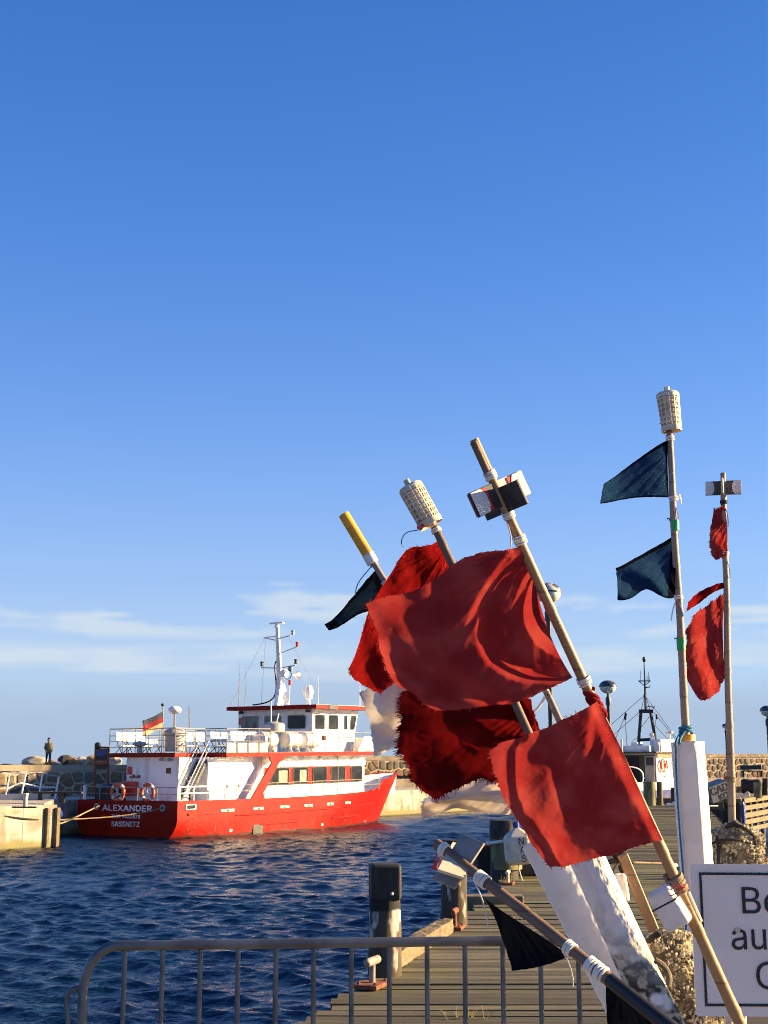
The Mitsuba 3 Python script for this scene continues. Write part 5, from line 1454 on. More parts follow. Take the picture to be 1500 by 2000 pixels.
def can(key, c, d, L, r0, r1, bsdf='plastic_white'):
    """A perforated plastic can: ribs and rings round a core, with a cap and a bottom rim; d points up along the pole."""
    d = np.asarray(d, float) / np.linalg.norm(d)
    M = frame(c, np.cross(d, [0, 1, 0.01]), np.cross(d, np.cross(d, [0, 1, 0.01])))
    if np.dot(M[:3, 2], d) < 0:
        M[:3, 1:3] *= -1
    z = np.linspace(-L / 2, L / 2, 8)
    rz = r1 + (r0 - r1) * (z / L + 0.5)
    ribs = []
    for q in np.arange(13) * 2 * math.pi / 13:
        ribs.append(tube([[rr * math.cos(q), rr * math.sin(q), zz] for rr, zz in zip(rz, z)], r0 * 0.085, 5))
    k = obj('perforated_can', put(cat(ribs + [trimesh.creation.torus(rr, r0 * 0.085, 28, 6).apply_translation([0, 0, zz]) for rr, zz in zip(rz, z)]), M), bsdf, key, smooth=40)
    obj('core', put(lathe([(0, -L / 2 + 0.003), (r1 * 0.86, -L / 2 + 0.003), (r0 * 0.86, L / 2 - 0.003), (0, L / 2 - 0.003)], 24), M), 'board_beige', k, smooth=40)
    obj('cap', put(lathe([(0, L / 2 + 0.012), (r0 * 0.9, L / 2 + 0.010), (r0 * 1.06, L / 2), (r0 * 1.06, L / 2 - 0.014), (r0 * 0.9, L / 2 - 0.014)], 28), M), bsdf, k, smooth=40)
    obj('rim', put(lathe([(r1 * 0.90, -L / 2 - 0.016), (r1 * 1.10, -L / 2 - 0.018), (r1 * 1.12, -L / 2 + 0.006), (r1 * 0.95, -L / 2 + 0.006), (r1 * 0.90, -L / 2 - 0.016)], 28), M), bsdf, k, smooth=40)
    obj('stub', put(lathe([(0, L / 2 + 0.035), (r0 * 0.26, L / 2 + 0.035), (r0 * 0.28, L / 2 + 0.01), (0, L / 2 + 0.01)], 14), M), bsdf, k, smooth=40)
    return M


def reflector(key, c, d, w, h, x, stick=True, red=True, front='board_dark', back='board_beige'):
    """Two crossed boards on a pole along d: one along yaw, the other square to it; stickers on their outer ends."""
    d = np.asarray(d, float) / np.linalg.norm(d)
    x = np.asarray(x, float)
    x -= d * np.dot(x, d)
    x /= np.linalg.norm(x)
    y = np.cross(d, x)
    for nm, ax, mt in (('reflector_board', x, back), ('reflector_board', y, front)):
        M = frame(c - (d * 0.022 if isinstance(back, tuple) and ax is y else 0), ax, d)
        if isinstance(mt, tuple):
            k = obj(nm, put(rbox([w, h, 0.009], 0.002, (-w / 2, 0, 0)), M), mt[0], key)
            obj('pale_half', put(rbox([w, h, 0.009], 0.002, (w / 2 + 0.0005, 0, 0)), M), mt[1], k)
        else:
            k = obj(nm, put(rbox([2 * w, h, 0.009], 0.002), M), mt, key)
        if stick and not (isinstance(back, tuple) and ax is y):
            for s in (-1, 1):
                for side in (-1, 1):
                    p = np.array([(0.42 * w, -0.44 * h), (0.97 * w, -0.44 * h), (0.97 * w, 0.44 * h), (0.42 * w, 0.44 * h)])
                    q = np.array([(0.62 * w, -0.47 * h), (0.985 * w, -0.47 * h), (0.985 * w, 0.47 * h), (0.62 * w, 0.47 * h), (0.50 * w, 0.22 * h), (0.50 * w, -0.22 * h)])
                    for pts, mt2, o_ in [] if not red and mt != 'board_dark' else ((p, 'sticker_red', 0.0065), (q, 'sticker_white', 0.0092)):
                        if mt2 == 'sticker_red' and not red:
                            continue
                        pl = np.array(pts) * [s, 1]
                        g_ = prism(Polygon(pl), 0.0016)
                        g_.apply_translation([0, 0, o_ if side > 0 else -o_ - 0.0016])
                        obj('sticker', put(g_, M), mt2, k)


def foam_float(key, top, bot, r_top, r_bot, bsdf, sides=None, seed=0, name='float', bump=0.06):
    """A thick foam float along a pole, round or faceted, its surface a little lumpy."""
    top, bot = np.asarray(top, float), np.asarray(bot, float)
    t = np.linspace(0, 1, 70)
    path = bot + (top - bot) * t[:, None]
    r = r_bot + (r_top - r_bot) * t
    m = tube(path, r, sides * 8 if sides else 48)
    if sides:                                       # flatten the ring into facets
        ax = (top - bot) / np.linalg.norm(top - bot)
        rel = m.vertices - bot
        al = rel @ ax
        ra = rel - al[:, None] * ax
        e1 = np.cross(ax, [0.3, 1, 0])
        e1 /= np.linalg.norm(e1)
        e2 = np.cross(ax, e1)
        q = np.arctan2(ra @ e2, ra @ e1)
        f_ = math.cos(math.pi / sides) / np.cos((q % (2 * math.pi / sides)) - math.pi / sides)
        m.vertices = bot + al[:, None] * ax + ra * (0.35 + 0.65 * f_ / f_.max())[:, None] / 0.96
    ax = (top - bot) / np.linalg.norm(top - bot)
    rel = m.vertices - bot
    ra = rel - (rel @ ax)[:, None] * ax
    n = meshkit.fbm(m.vertices * 26 + seed, 3, seed) - 0.5
    n2 = np.maximum(meshkit.fbm(m.vertices * [60, 60, 30] + seed, 2, seed + 2) - 0.62, 0)
    m.vertices = m.vertices + ra * (n * bump - n2 * 0.20)[:, None]
    return obj(name, m, bsdf, key, smooth=40)


def grown_float(key, top, bot, r, seed, name='float', count=420):
    """A float thick with mussels and barnacles."""
    top, bot = np.asarray(top, float), np.asarray(bot, float)
    ax = (top - bot) / np.linalg.norm(top - bot)
    t = np.linspace(0, 1, 46)
    rr = r * np.clip(np.minimum(t / 0.10 + 0.55, (1 - t) / 0.16 + 0.42), 0, 1)
    m = tube(bot + (top - bot) * t[:, None], rr, 44)
    rel = m.vertices - bot
    ra = rel - (rel @ ax)[:, None] * ax
    n = meshkit.fbm(m.vertices * 34 + seed, 4, seed) - 0.5
    m.vertices = m.vertices + ra * (n * 0.55)[:, None]
    k = obj(name, m, 'shell_base', key, smooth=60)
    rs = np.random.default_rng(seed)
    pts, fi = trimesh.sample.sample_surface(m, count, seed=seed)
    nr = m.face_normals[fi]
    base = trimesh.creation.icosphere(subdivisions=0)
    vs, fs = [], []
    for q, (p, nn) in enumerate(zip(pts, nr)):
        s = rs.uniform(0.003, 0.0105)
        v = base.vertices * np.array([1, rs.uniform(0.5, 1.0), rs.uniform(0.35, 1.0)]) * (1 + 0.35 * rs.normal(0, 1, (len(base.vertices), 1))) * s
        A = np.linalg.qr(np.c_[nn + rs.normal(0, 0.5, 3), rs.normal(0, 1, (3, 2))])[0]
        vs.append(v @ A.T + p + nn * s * 0.25)
        fs.append(base.faces + q * len(base.vertices))
    obj('shells', trimesh.Trimesh(np.vstack(vs), np.vstack(fs), process=False), 'shell_growth', k, kind='stuff')
    return k


# ---- pole C: crossed reflector boards and the two faded red flags
C = thing('marker_buoy', 'leaning bamboo marker pole with crossed reflector boards and two big faded red flags', 'marker buoy', 'fishing marker buoys leaning together')
YC0, YC1 = 3.95, 4.25
a, b = at(926, 858, YC0), at(1446, 2000, YC1)
a, e = pole(C, a, b, 0.0140, 0.0185, 'bamboo_tan', 3)
dC_ = (a - e) / np.linalg.norm(a - e)


def on(A, B, YA, YB, py):
    """The point of a pole drawn from A to B (photo pixels) at the height py."""
    t = (py - A[1]) / (B[1] - A[1])
    P, Q = at(*A, YA), at(*B, YB)
    lo, hi = -0.2, 1.4
    for _ in range(40):
        mid = (lo + hi) / 2
        p = P + (Q - P) * mid
        rel = p - [0, 0, EYE]
        y = 1000 - F * (-rel[1] * SP + rel[2] * CP) / (rel[1] * CP + rel[2] * SP)
        lo, hi = (mid, hi) if y < py else (lo, mid)
    return P + (Q - P) * lo


onC = lambda py: on((926, 858), (1446, 2000), YC0, YC1, py)
obj('dark_sleeve', tube([onC(864) + [-0.006, -0.006, 0], onC(928) + [-0.006, -0.006, 0]], 0.0125, 14), 'bamboo_brown', C, smooth=40)
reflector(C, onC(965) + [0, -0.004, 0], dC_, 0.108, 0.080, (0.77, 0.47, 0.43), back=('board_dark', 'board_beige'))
lashing(C, onC(936), dC_, 0.016, 5, 'rope_white', seed=1, tail=False)
lashing(C, onC(1012), dC_, 0.016, 4, 'rope_white', seed=2)
lashing(C, onC(1062), dC_, 0.017, 5, 'rope_white', seed=3, tail=False)
lashing(C, onC(1336), dC_, 0.018, 4, 'rope_white', seed=4, tail=False)
lashing(C, onC(1742), dC_, 0.020, 5, 'rope_tan', w=0.006, seed=5)
rows = [[(1012, 1066), (960, 1077), (905, 1090), (868, 1118), (815, 1150), (765, 1164), (714, 1180)],
        [(1040, 1125), (985, 1135), (930, 1150), (875, 1180), (820, 1205), (775, 1215), (732, 1222)],
        [(1058, 1190), (1010, 1205), (955, 1222), (895, 1245), (835, 1260), (790, 1265), (742, 1262)],
        [(1082, 1258), (1035, 1282), (975, 1302), (910, 1315), (855, 1322), (805, 1322), (756, 1310)],
        [(1119, 1324), (1045, 1358), (980, 1376), (915, 1382), (855, 1388), (820, 1366), (788, 1346)]]


OC = (1012, 1066)


def soft(x, w):
    return np.log1p(np.exp(np.clip(x / w, -40, 40))) * w


def dep_C1(X, Z, u, v):
    k = 4.05 / F
    s1, _ = fold(X, Z, OC, [(1000, 1072), (985, 1095), (955, 1140), (925, 1195), (905, 1235)], ([0, 30, 70, 110], [2, 7, 9, 2]), -1.0, (0, 20), (95, 118))
    s2, sd2 = fold(X, Z, OC, [(1005, 1090), (985, 1115), (962, 1160), (950, 1225), (965, 1270), (1000, 1305), (1060, 1328), (1118, 1330)], ([25, 60, 120, 190, 240, 275, 305], [3, 12, 21, 26, 22, 13, 4]), -1.5)
    _, sd = fold(X, Z, OC, [(868, 1090), (870, 1180), (882, 1250), (912, 1312), (965, 1355), (1012, 1390)], 10, 0)
    left = soft(-sd, 7)
    d = 0.08 * k * soft(sd, 7) + s1 + s2 + 0.50 * k * left - 0.06
    d = d + 0.022 * np.sin(left / 26) * np.clip(left / 20, 0, 1) + 0.012 * np.sin(left / 17 + v * 6) * np.clip(left / 40, 0, 1)
    return d


cloth(C, 'flag', rows, [4.00, 4.015, 4.03, 4.05, 4.065], 'red_cloth_faded', dep_C1, 31, 150, 120, 2.6, 90, 8, 'upper faded red flag, torn and frayed, streaming to the left', wrinkle=0.28)
rows = [[(1166, 1368), (1128, 1392), (1085, 1412), (1045, 1428), (1010, 1441), (980, 1451), (957, 1467)],
        [(1213, 1462), (1162, 1470), (1122, 1480), (1082, 1490), (1045, 1497), (1010, 1505), (968, 1520)],
        [(1243, 1529), (1188, 1540), (1142, 1549), (1100, 1556), (1065, 1562), (1030, 1566), (991, 1572)],
        [(1270, 1589), (1217, 1602), (1168, 1613), (1122, 1622), (1090, 1628), (1058, 1630), (1028, 1632)],
        [(1294, 1640), (1243, 1653), (1202, 1667), (1152, 1680), (1118, 1689), (1096, 1693), (1073, 1693)]]


OC2 = (1150, 1370)


def dep_C2(X, Z, u, v):
    k = 4.1 / F
    s1, _ = fold(X, Z, OC2, [(1163, 1375), (1158, 1400), (1153, 1440), (1146, 1485)], ([5, 30, 70, 110], [2, 6, 7, 2]), -1.0, (0, 15), (85, 110))
    s2, _ = fold(X, Z, OC2, [(1158, 1370), (1190, 1450), (1226, 1520), (1258, 1585), (1284, 1640)], ([0, 60, 150, 250, 300], [6, 9, 10, 8, 5]), -1.0)
    _, sd = fold(X, Z, OC2, [(1095, 1400), (1088, 1456), (1093, 1525), (1107, 1577), (1145, 1630), (1172, 1662), (1200, 1690)], 10, 0)
    s3 = 0.012 * np.sin((X - 1000) / 22 + (Z - 1500) / 60) * np.clip(-sd / 40, 0, 1)
    left = soft(-sd, 7)
    hem_ = np.exp(-((v - 0.0) / 0.06) ** 2) * np.clip((u - 0.45) * 4, 0, 1)
    return 0.10 * k * soft(sd, 7) - 0.075 + s1 + s2 + 0.50 * k * left - s3 * 0.8 + 0.030 * hem_ + 0.010 * np.sin(left / 18 + v * 3) * np.clip(left / 25, 0, 1)


cloth(C, 'flag', rows, [4.05, 4.07, 4.085, 4.10, 4.115], 'red_cloth_faded', dep_C2, 47, 140, 120, 2.6, 90, 9, 'lower faded red flag pulled taut along the pole, its hem frayed', wrinkle=0.28)
# the twisted tie of the lower flag and its wrap at the pole
for k_ in range(3):
    q = np.linspace(0, 1, 14)
    p0, p1 = onC(1344 + 4 * k_), onC(1398)
    path = p0 + (p1 - p0) * q[:, None] + np.c_[0.016 * np.cos(q * 7 + k_ * 2.1), 0.016 * np.sin(q * 7 + k_ * 2.1) - 0.008, q * 0]
    obj('tie', tube(path, np.linspace(0.006, 0.011, 14), 8), 'red_cloth_faded', C, smooth=50, uv=None)
# small foam float lashed to pole C
fx = on((926, 858), (1446, 2000), YC0, YC1, 1768) + [-0.055, -0.02, -0.005]
fm = rbox([0.080, 0.058, 0.125], 0.012)
fm.vertices += 0.004 * (meshkit.fbm(fm.vertices * 60, 2, 4)[:, None] - 0.5)
fM = frame(fx, [0.80, -0.50, 0.50], [0.35, 0.9, 0.15])
fk = obj('small_float', put(fm, fM), 'foam_white', C, smooth=40, label='small white foam block tied to the leaning pole')
obj('strap', put(cat([tube([[x * 0.0415, y * 0.0305, 0.018] for x, y in ((-1, -1), (1, -1), (1, 1), (-1, 1), (-1, -1))], 0.0025, 5)]), fM), 'black_paint', fk)
rs = np.random.default_rng(8)
obj('string', cat([tube(smooth_path([fx + [0.0, -0.02, 0.045], fx + rs.normal(0, 0.012, 3) + [0.015, -0.025, 0.055], fx + rs.normal(0, 0.008, 3) + [0.035, -0.03, 0.06]], 8), 0.0016, 4) for _ in range(4)]), 'string_red', C)
obj('wedge', tube([onC(1742) + [0.022, -0.004, 0], onC(1800) + [0.020, -0.004, 0]], 0.007, 8), 'board_beige', C, smooth=40)

# ---- pole B: perforated can, bright flag behind, dark fringed flag, thick white float
B = thing('marker_buoy', 'leaning pole with perforated can, bright red flag, dark fringed flag and thick white float', 'marker buoy', 'fishing marker buoys leaning together')
YB0, YB1 = 5.05, 4.62
TB0, TB1 = (841, 1012), (1290, 1990)
onB = lambda py: on(TB0, TB1, YB0, YB1, py)
a, b = at(*TB0, YB0), at(*TB1, YB1)
dB = (a - b) / np.linalg.norm(a - b)
pole(B, a, b, 0.0155, 0.0165, 'bamboo_brown', 7)
cB = at(820, 985, YB0)
obj('top_pipe', tube([at(806, 950, YB0), a - dB * 0.05], 0.014, 12), 'board_beige', B, smooth=40)
can(B, cB, at(797, 945, YB0) - at(842, 1025, YB0), 0.150, 0.0465, 0.0445, 'board_beige')
lashing(B, onB(1040), dB, 0.016, 3, 'rope_white', seed=11, tail=False)
obj('blue_cord', tube(smooth_path([at(830, 1028, YB0 - 0.03), at(812, 1036, YB0 - 0.03), at(792, 1042, YB0 - 0.02), at(784, 1058, YB0 - 0.02), at(788, 1068, YB0)], 24), 0.0022, 6), 'rope_blue', B, smooth=40)
obj('string', cat([tube(smooth_path([at(815, 1032, YB0 - 0.03), at(824 + rs.normal(0, 5), 1026 + rs.normal(0, 4), YB0 - 0.04), at(834, 1024, YB0 - 0.03)], 8), 0.0016, 4) for _ in range(6)]), 'string_red', B)
rows = [[(853, 1056), (822, 1066), (790, 1078), (758, 1128), (726, 1180), (706, 1240), (684, 1300)],
        [(868, 1080), (845, 1110), (815, 1140), (785, 1180), (750, 1225), (722, 1275), (692, 1326)],
        [(884, 1106), (880, 1160), (862, 1215), (838, 1262), (808, 1300), (775, 1330), (742, 1354)]]
cloth(B, 'flag', rows, [5.09, 5.06, 5.02], 'red_cloth', lambda X, Z, u, v: 0.16 * u + 0.020 * np.sin(u * 9 + v * 2) + 0.012 * np.sin(u * 21 - v * 3) * u, 5, 100, 60, 1.6, 120, 6, 'bright red flag behind the big faded one, its tail hanging out at the left')
rows = [[(1038, 1366), (962, 1348), (892, 1342), (835, 1340), (789, 1350)],
        [(1044, 1420), (972, 1415), (897, 1410), (837, 1405), (780, 1418)],
        [(1052, 1455), (988, 1470), (912, 1475), (842, 1475), (788, 1482)],
        [(1062, 1492), (992, 1520), (922, 1528), (868, 1556), (806, 1526)]]
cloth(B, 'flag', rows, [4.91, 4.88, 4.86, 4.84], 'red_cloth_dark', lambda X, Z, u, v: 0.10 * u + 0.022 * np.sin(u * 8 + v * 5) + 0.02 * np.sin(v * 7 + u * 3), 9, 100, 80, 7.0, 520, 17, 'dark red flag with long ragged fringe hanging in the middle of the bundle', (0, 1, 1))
rows = [[(1012, 1372), (1022, 1368), (1030, 1366)], [(1025, 1405), (1036, 1402), (1046, 1400)], [(1034, 1440), (1044, 1436), (1056, 1436)]]
cloth(B, 'flag_hem', rows, 4.93, 'red_cloth', lambda X, Z, u, v: 0.02 * u, 6, 14, 20, 1.2, 30, 4)
foam_float(B, onB(1640), onB(2075), 0.060, 0.067, 'foam_overgrown', None, 12, 'float', 0.055)
obj('bracket', tube(smooth_path([at(1279, 1876, 4.5), at(1293, 1884, 4.5), at(1306, 1905, 4.5), at(1305, 1925, 4.5)], 14), 0.010, 8), 'shell_base', B, smooth=40)

# ---- pole A: yellow top, black pennant, cream cloths, shaded white float
A = thing('marker_buoy', 'leaning bamboo pole with yellow tube on its top, black pennant and cream cloths', 'marker buoy', 'fishing marker buoys leaning together')
YA0, YA1 = 5.45, 5.0
TA0, TA1 = (724, 1090), (1165, 1815)
onA = lambda py: on(TA0, TA1, YA0, YA1, py)
a, b = at(*TA0, YA0), at(*TA1, YA1)
dA_ = (a - b) / np.linalg.norm(a - b)
pole(A, a, b, 0.0125, 0.0150, 'bamboo_grey', 9)
yt0, yt1 = at(671, 1004, YA0), at(721, 1087, YA0)
dy = (yt0 - yt1) / np.linalg.norm(yt0 - yt1)
obj('yellow_tube', put(lathe([(0, 0), (0.0225, 0), (0.0235, 0.004), (0.0235, np.linalg.norm(yt0 - yt1) - 0.004), (0.021, np.linalg.norm(yt0 - yt1)), (0, np.linalg.norm(yt0 - yt1))], 24), frame(yt1, np.cross(dy, [0, 1, 0]), np.cross(dy, np.cross(dy, [0, 1, 0])))), 'plastic_yellow', A, smooth=40) if np.dot(frame(yt1, np.cross(dy, [0, 1, 0]), np.cross(dy, np.cross(dy, [0, 1, 0])))[:3, 2], dy) > 0 else obj('yellow_tube', tube([yt1, yt0], 0.0235, 24), 'plastic_yellow', A, smooth=40)
obj('white_collar', tube([yt1 + dy * 0.012, yt1 - dy * 0.032], [0.0255, 0.0255], 24), 'plastic_white', A, smooth=40)
lashing(A, yt1 - dy * 0.045, dy, 0.013, 4, 'rope_white', seed=21, tail=False)
lashing(A, onA(1146), dA_, 0.0135, 5, 'rope_white', seed=22, tail=False)
obj('blue_cord', tube(smooth_path([at(728, 1102, YA0 - 0.02), at(712, 1122, YA0 - 0.03), at(697, 1145, YA0 - 0.03), at(695, 1163, YA0 - 0.02)], 20), 0.0022, 6), 'rope_blue', A, smooth=40)
rows = [[(740, 1106), (718, 1130), (688, 1166), (660, 1200), (634, 1219)], [(755, 1135), (728, 1160), (696, 1184), (665, 1210), (638, 1226)], [(770, 1163), (738, 1189), (704, 1199), (672, 1218), (642, 1231)]]
cloth(A, 'pennant', rows, [5.44, 5.42, 5.40], 'pennant_cloth', lambda X, Z, u, v: 0.12 * u + 0.015 * np.sin(u * 8 + v * 4), 15, 60, 36, 0.8, 0, label='black pennant with blue middle streaming to the lower left')
rows = [[(900, 1310), (825, 1318), (764, 1326), (701, 1353)], [(905, 1365), (830, 1380), (770, 1388), (716, 1392)], [(905, 1400), (835, 1420), (772, 1425), (722, 1418)], [(910, 1440), (845, 1445), (790, 1455), (730, 1480)]]
cloth(A, 'cream_cloth', rows, [5.30, 5.28, 5.26, 5.24], 'cream_cloth', lambda X, Z, u, v: 0.10 * u + 0.030 * np.sin(v * 9 + u * 3) + 0.022 * np.sin(u * 15 - v * 4), 16, 80, 60, 2.0, 60, 5, 'upper crumpled cream cloth sticking out to the left', wrinkle=1.0)
rows = [[(1030, 1500), (955, 1512), (890, 1534), (850, 1550), (828, 1560)], [(1025, 1545), (955, 1552), (892, 1558), (852, 1568), (822, 1578)], [(1020, 1587), (952, 1588), (897, 1579), (862, 1588), (826, 1598)]]
cloth(A, 'cream_cloth', rows, [5.22, 5.18, 5.15], 'cream_cloth', lambda X, Z, u, v: 0.10 * u + 0.035 * np.sin(v * 8 + u * 2) + 0.020 * np.sin(u * 14 + v * 3), 17, 80, 50, 2.2, 50, 5, 'lower crumpled cream cloth over the water', wrinkle=1.0)
foam_float(A, at(1062, 1638, 5.16), at(1240, 1985, 4.98), 0.088, 0.085, 'foam_white', None, 22, 'float', 0.05)
rows = [[(1150, 1790), (1128, 1792), (1112, 1800)], [(1152, 1822), (1128, 1830), (1110, 1826)], [(1150, 1862), (1142, 1858), (1126, 1848)]]
cloth(A, 'pennant', rows, 5.20, 'navy_cloth', lambda X, Z, u, v: 0.02 * u, 18, 24, 24, 0.8, 0)

# ---- pole D: thin split pole with a shell grown float
D = thing('marker_buoy', 'thin split wooden pole standing in a float thick with shells between the white floats', 'marker buoy', 'fishing marker buoys leaning together')
YD = 5.55
TD0, TD1 = (1052, 1318), (1282, 1822)
onD = lambda py: on(TD0, TD1, YD, 5.25, py)
a, b = at(*TD0, YD), at(*TD1, 5.25)
dD = (a - b) / np.linalg.norm(a - b)
obj('pole', tube([a, onD(1660)], [0.014, 0.016], 14), 'bamboo_grey', D, smooth=40)
obj('split_pole', put(rbox([0.040, 0.030, np.linalg.norm(onD(1670) - b)], 0.006), frame((onD(1670) + b) / 2, np.cross([0, 1, 0], dD), [0, 1, 0])), 'bamboo_tan', D)
lashing(D, onD(1672), dD, 0.021, 4, 'rope_dark', w=0.007, seed=31)
lashing(D, onD(1700), dD, 0.021, 3, 'rope_dark', w=0.006, seed=32)
obj('black_cord', cat([tube(smooth_path([onD(1680), at(1196, 1682, 5.3), at(1182, 1684, 5.3)], 10), 0.010, 7), tube(smooth_path([onD(1690), at(1198, 1700, 5.25), at(1194, 1712, 5.25)], 10), 0.004, 6), tube(smooth_path([onD(1690), at(1235, 1684, 5.3), at(1225, 1684, 5.3)], 10), 0.006, 7)]), 'rope_dark', D, smooth=40)
obj('pale_cord', tube([onD(1684) + [0.02, 0, 0], at(1292, 1686, 5.45)], 0.0035, 6), 'rope_tan', D)
fl = obj('small_float', put(rbox([0.050, 0.050, 0.105], 0.012), frame(at(1212, 1734, 5.25), [1, 0.2, 0.16], [-0.2, 1, 0])), 'foam_white', D, smooth=40)
obj('pale_tail', tube(smooth_path([at(1060, 1352, YD - 0.02), at(1068, 1345, YD - 0.03), at(1058, 1372, YD - 0.02), at(1038, 1388, YD)], 12), [0.005] * 12, 6), 'rope_white', D, smooth=40)
fk = grown_float(D, at(1281, 1828, 5.2), at(1392, 2060, 5.0), 0.105, 41, 'float', 2600)
obj('collar', tube([at(1262, 1838, 5.17) + [0, -0.06, 0], at(1276, 1826, 5.17) + [0, -0.075, 0.004], at(1290, 1820, 5.2) + [0, -0.04, 0]], 0.020, 10), 'rope_dark', fk, smooth=40)

# ---- pole E: upright, perforated can, two navy pennants, faceted white float
E_ = thing('marker_buoy', 'upright bamboo pole with tall perforated can, two dark blue pennants and thick faceted white float', 'marker buoy', 'upright fishing marker buoys')
YE = 5.7
TE0, TE1 = (1307, 826), (1341, 1452)
onE = lambda py: on(TE0, TE1, YE, YE, py)
a, b = at(*TE0, YE), at(*TE1, YE)
pole(E_, at(1303, 772, YE), b, 0.0135, 0.0172, 'bamboo_grey', 13, to_deck=False)
dE = np.array([0, 0, 1.0]) + (a - b) * [0.6, 0, 0]
can(E_, at(1307.5, 803, YE), at(1303, 770, YE) - at(1311, 836, YE), 0.150, 0.0470, 0.0405, 'board_beige')
lashing(E_, onE(860), dE, 0.0145, 4, 'rope_white', seed=41, tail=False)
lashing(E_, onE(978), dE, 0.0148, 4, 'rope_white', seed=42)
lashing(E_, onE(1170), dE, 0.0155, 3, 'rope_white', seed=43)
obj('loose_string', cat([tube(smooth_path([onE(978) + [0.015, -0.01, 0], at(1327, 966, YE), at(1330, 984, YE)], 10), 0.0028, 5), tube(smooth_path([onE(1176) + [-0.015, 0, 0], at(1314, 1192, YE), at(1311, 1212, YE)], 10), 0.0028, 5), tube([at(1287, 828, YE), at(1294, 825, YE)], 0.003, 5)]), 'rope_white', E_)
for y0, y1 in ((1016, 1037), (1247, 1270)):
    obj('green_tape', tube([onE(y0), onE(y1)], 0.0195, 14), 'plastic_green', E_, smooth=40)
obj('tape_end', cat([tube(smooth_path([onE(1020) + [-0.02, 0, 0.005], at(1306, 1012, YE), at(1303, 1014, YE)], 6), 0.003, 5), tube(smooth_path([onE(1250) + [-0.02, 0, 0.005], at(1321, 1247, YE), at(1317, 1248, YE)], 6), 0.003, 5)]), 'rope_blue', E_)
rows = [[(1303, 863), (1286, 869), (1244, 898), (1205, 927), (1179, 945)], [(1304, 915), (1285, 918), (1243, 932), (1205, 948), (1176, 960)], [(1306, 972), (1288, 971), (1245, 972), (1206, 978), (1172, 984)]]
cloth(E_, 'pennant', rows, YE, 'navy_cloth', billow(1.1, 0.02, 0.4, 0.10, 0.03), 51, 60, 40, 0.7, 0, label='upper dark blue pennant with black hems')
rows = [[(1324, 1040), (1292, 1061), (1255, 1082), (1230, 1096), (1203, 1110)], [(1320, 1105), (1290, 1116), (1258, 1122), (1234, 1134), (1205, 1140)], [(1318, 1166), (1288, 1163), (1262, 1151), (1240, 1164), (1206, 1172)]]
cloth(E_, 'pennant', rows, YE + 0.012, 'navy_cloth', lambda X, Z, u, v: 0.10 * u + 0.035 * np.sin(u * 9 + v * 6 + 0.5) * (0.2 + v), 52, 70, 50, 0.7, 0, label='lower dark blue pennant, rippled')
ft, fbt = at(1343, 1449, YE), at(1375, 1905, YE - 0.02)
foam_float(E_, ft, fbt, 0.068, 0.066, 'foam_white', 6, 52, 'float', 0.035)
obj('yellow_plug', tube([ft + [-0.002, 0, 0.002], ft + [-0.004, 0, 0.030]], [0.038, 0.036], 18), 'plastic_yellow', E_, smooth=40)
q = np.linspace(0, 13, 40)
obj('blue_rope', cat([tube(np.c_[ft[0] - 0.006 + 0.024 * np.cos(q), ft[1] + 0.024 * np.sin(q), ft[2] + 0.036 + 0.0022 * q], 0.007, 7), tube(smooth_path([ft + [-0.025, -0.02, 0.050], at(1327, 1436, YE - 0.03), at(1320, 1452, YE - 0.07), at(1319, 1458, YE - 0.07)], 10), 0.006, 7), tube(smooth_path([ft + [-0.015, -0.03, 0.045], at(1331, 1438, YE - 0.04), at(1327, 1452, YE - 0.07)], 10), 0.006, 7), tube(smooth_path([at(1320, 1456, YE - 0.07), at(1322, 1540, YE - 0.055), at(1333, 1690, YE - 0.06), at(1340, 1840, YE - 0.06)], 20), 0.004, 6)]), 'rope_blue', E_, smooth=40)
pole(E_, fbt + [0, 0, 0.02], fbt + [0.01, 0, -0.4], 0.017, 0.018, 'bamboo_grey', 14, name='lower_pole')

# ---- pole F: at the far right, dark reflectors, torn red flags, shell grown float
G_ = thing('marker_buoy', 'upright bamboo pole at the right with dark reflector boards and torn red flags', 'marker buoy', 'upright fishing marker buoys')
YF = 6.2
TF0, TF1 = (1412, 924), (1430, 1612)
onF = lambda py: on(TF0, TF1, YF, YF, py)
a, b = at(*TF0, YF), at(*TF1, YF)
dF_ = (a - b) / np.linalg.norm(a - b)
pole(G_, a, b, 0.0125, 0.0180, 'bamboo_grey', 17, to_deck=False)
reflector(G_, onF(953), dF_, 0.083, 0.068, (0.93, -0.30, 0.26), red=False, back='board_dark', front='board_beige')
lashing(G_, onF(984), dF_, 0.0135, 3, 'rope_dark', seed=61)
lashing(G_, onF(1084), dF_, 0.0145, 3, 'rope_white', seed=62)
lashing(G_, onF(1528), dF_, 0.018, 5, 'rope_tan', seed=63, tail=False)
rows = [[(1414, 986), (1403, 992), (1393, 994)], [(1420, 1022), (1404, 1024), (1388, 1030)], [(1421, 1055), (1404, 1060), (1386, 1062)], [(1422, 1076), (1408, 1092), (1394, 1090)]]
cloth(G_, 'flag_rag', rows, YF - 0.022, 'red_cloth_faded', lambda X, Z, u, v: 0.02 * u + 0.012 * np.sin(v * 9), 63, 30, 50, 3.2, 60, 6, 'small torn red rag left on the pole')
rows = [[(1414, 1137), (1386, 1146), (1358, 1162), (1343, 1182)], [(1414, 1148), (1385, 1163), (1362, 1180), (1341, 1194)]]
cloth(G_, 'flag_strip', rows, YF, 'red_cloth', lambda X, Z, u, v: 0.05 * u + 0.012 * np.sin(u * 8), 64, 40, 12, 1.4, 20, 4, 'narrow torn strip of the red flag')
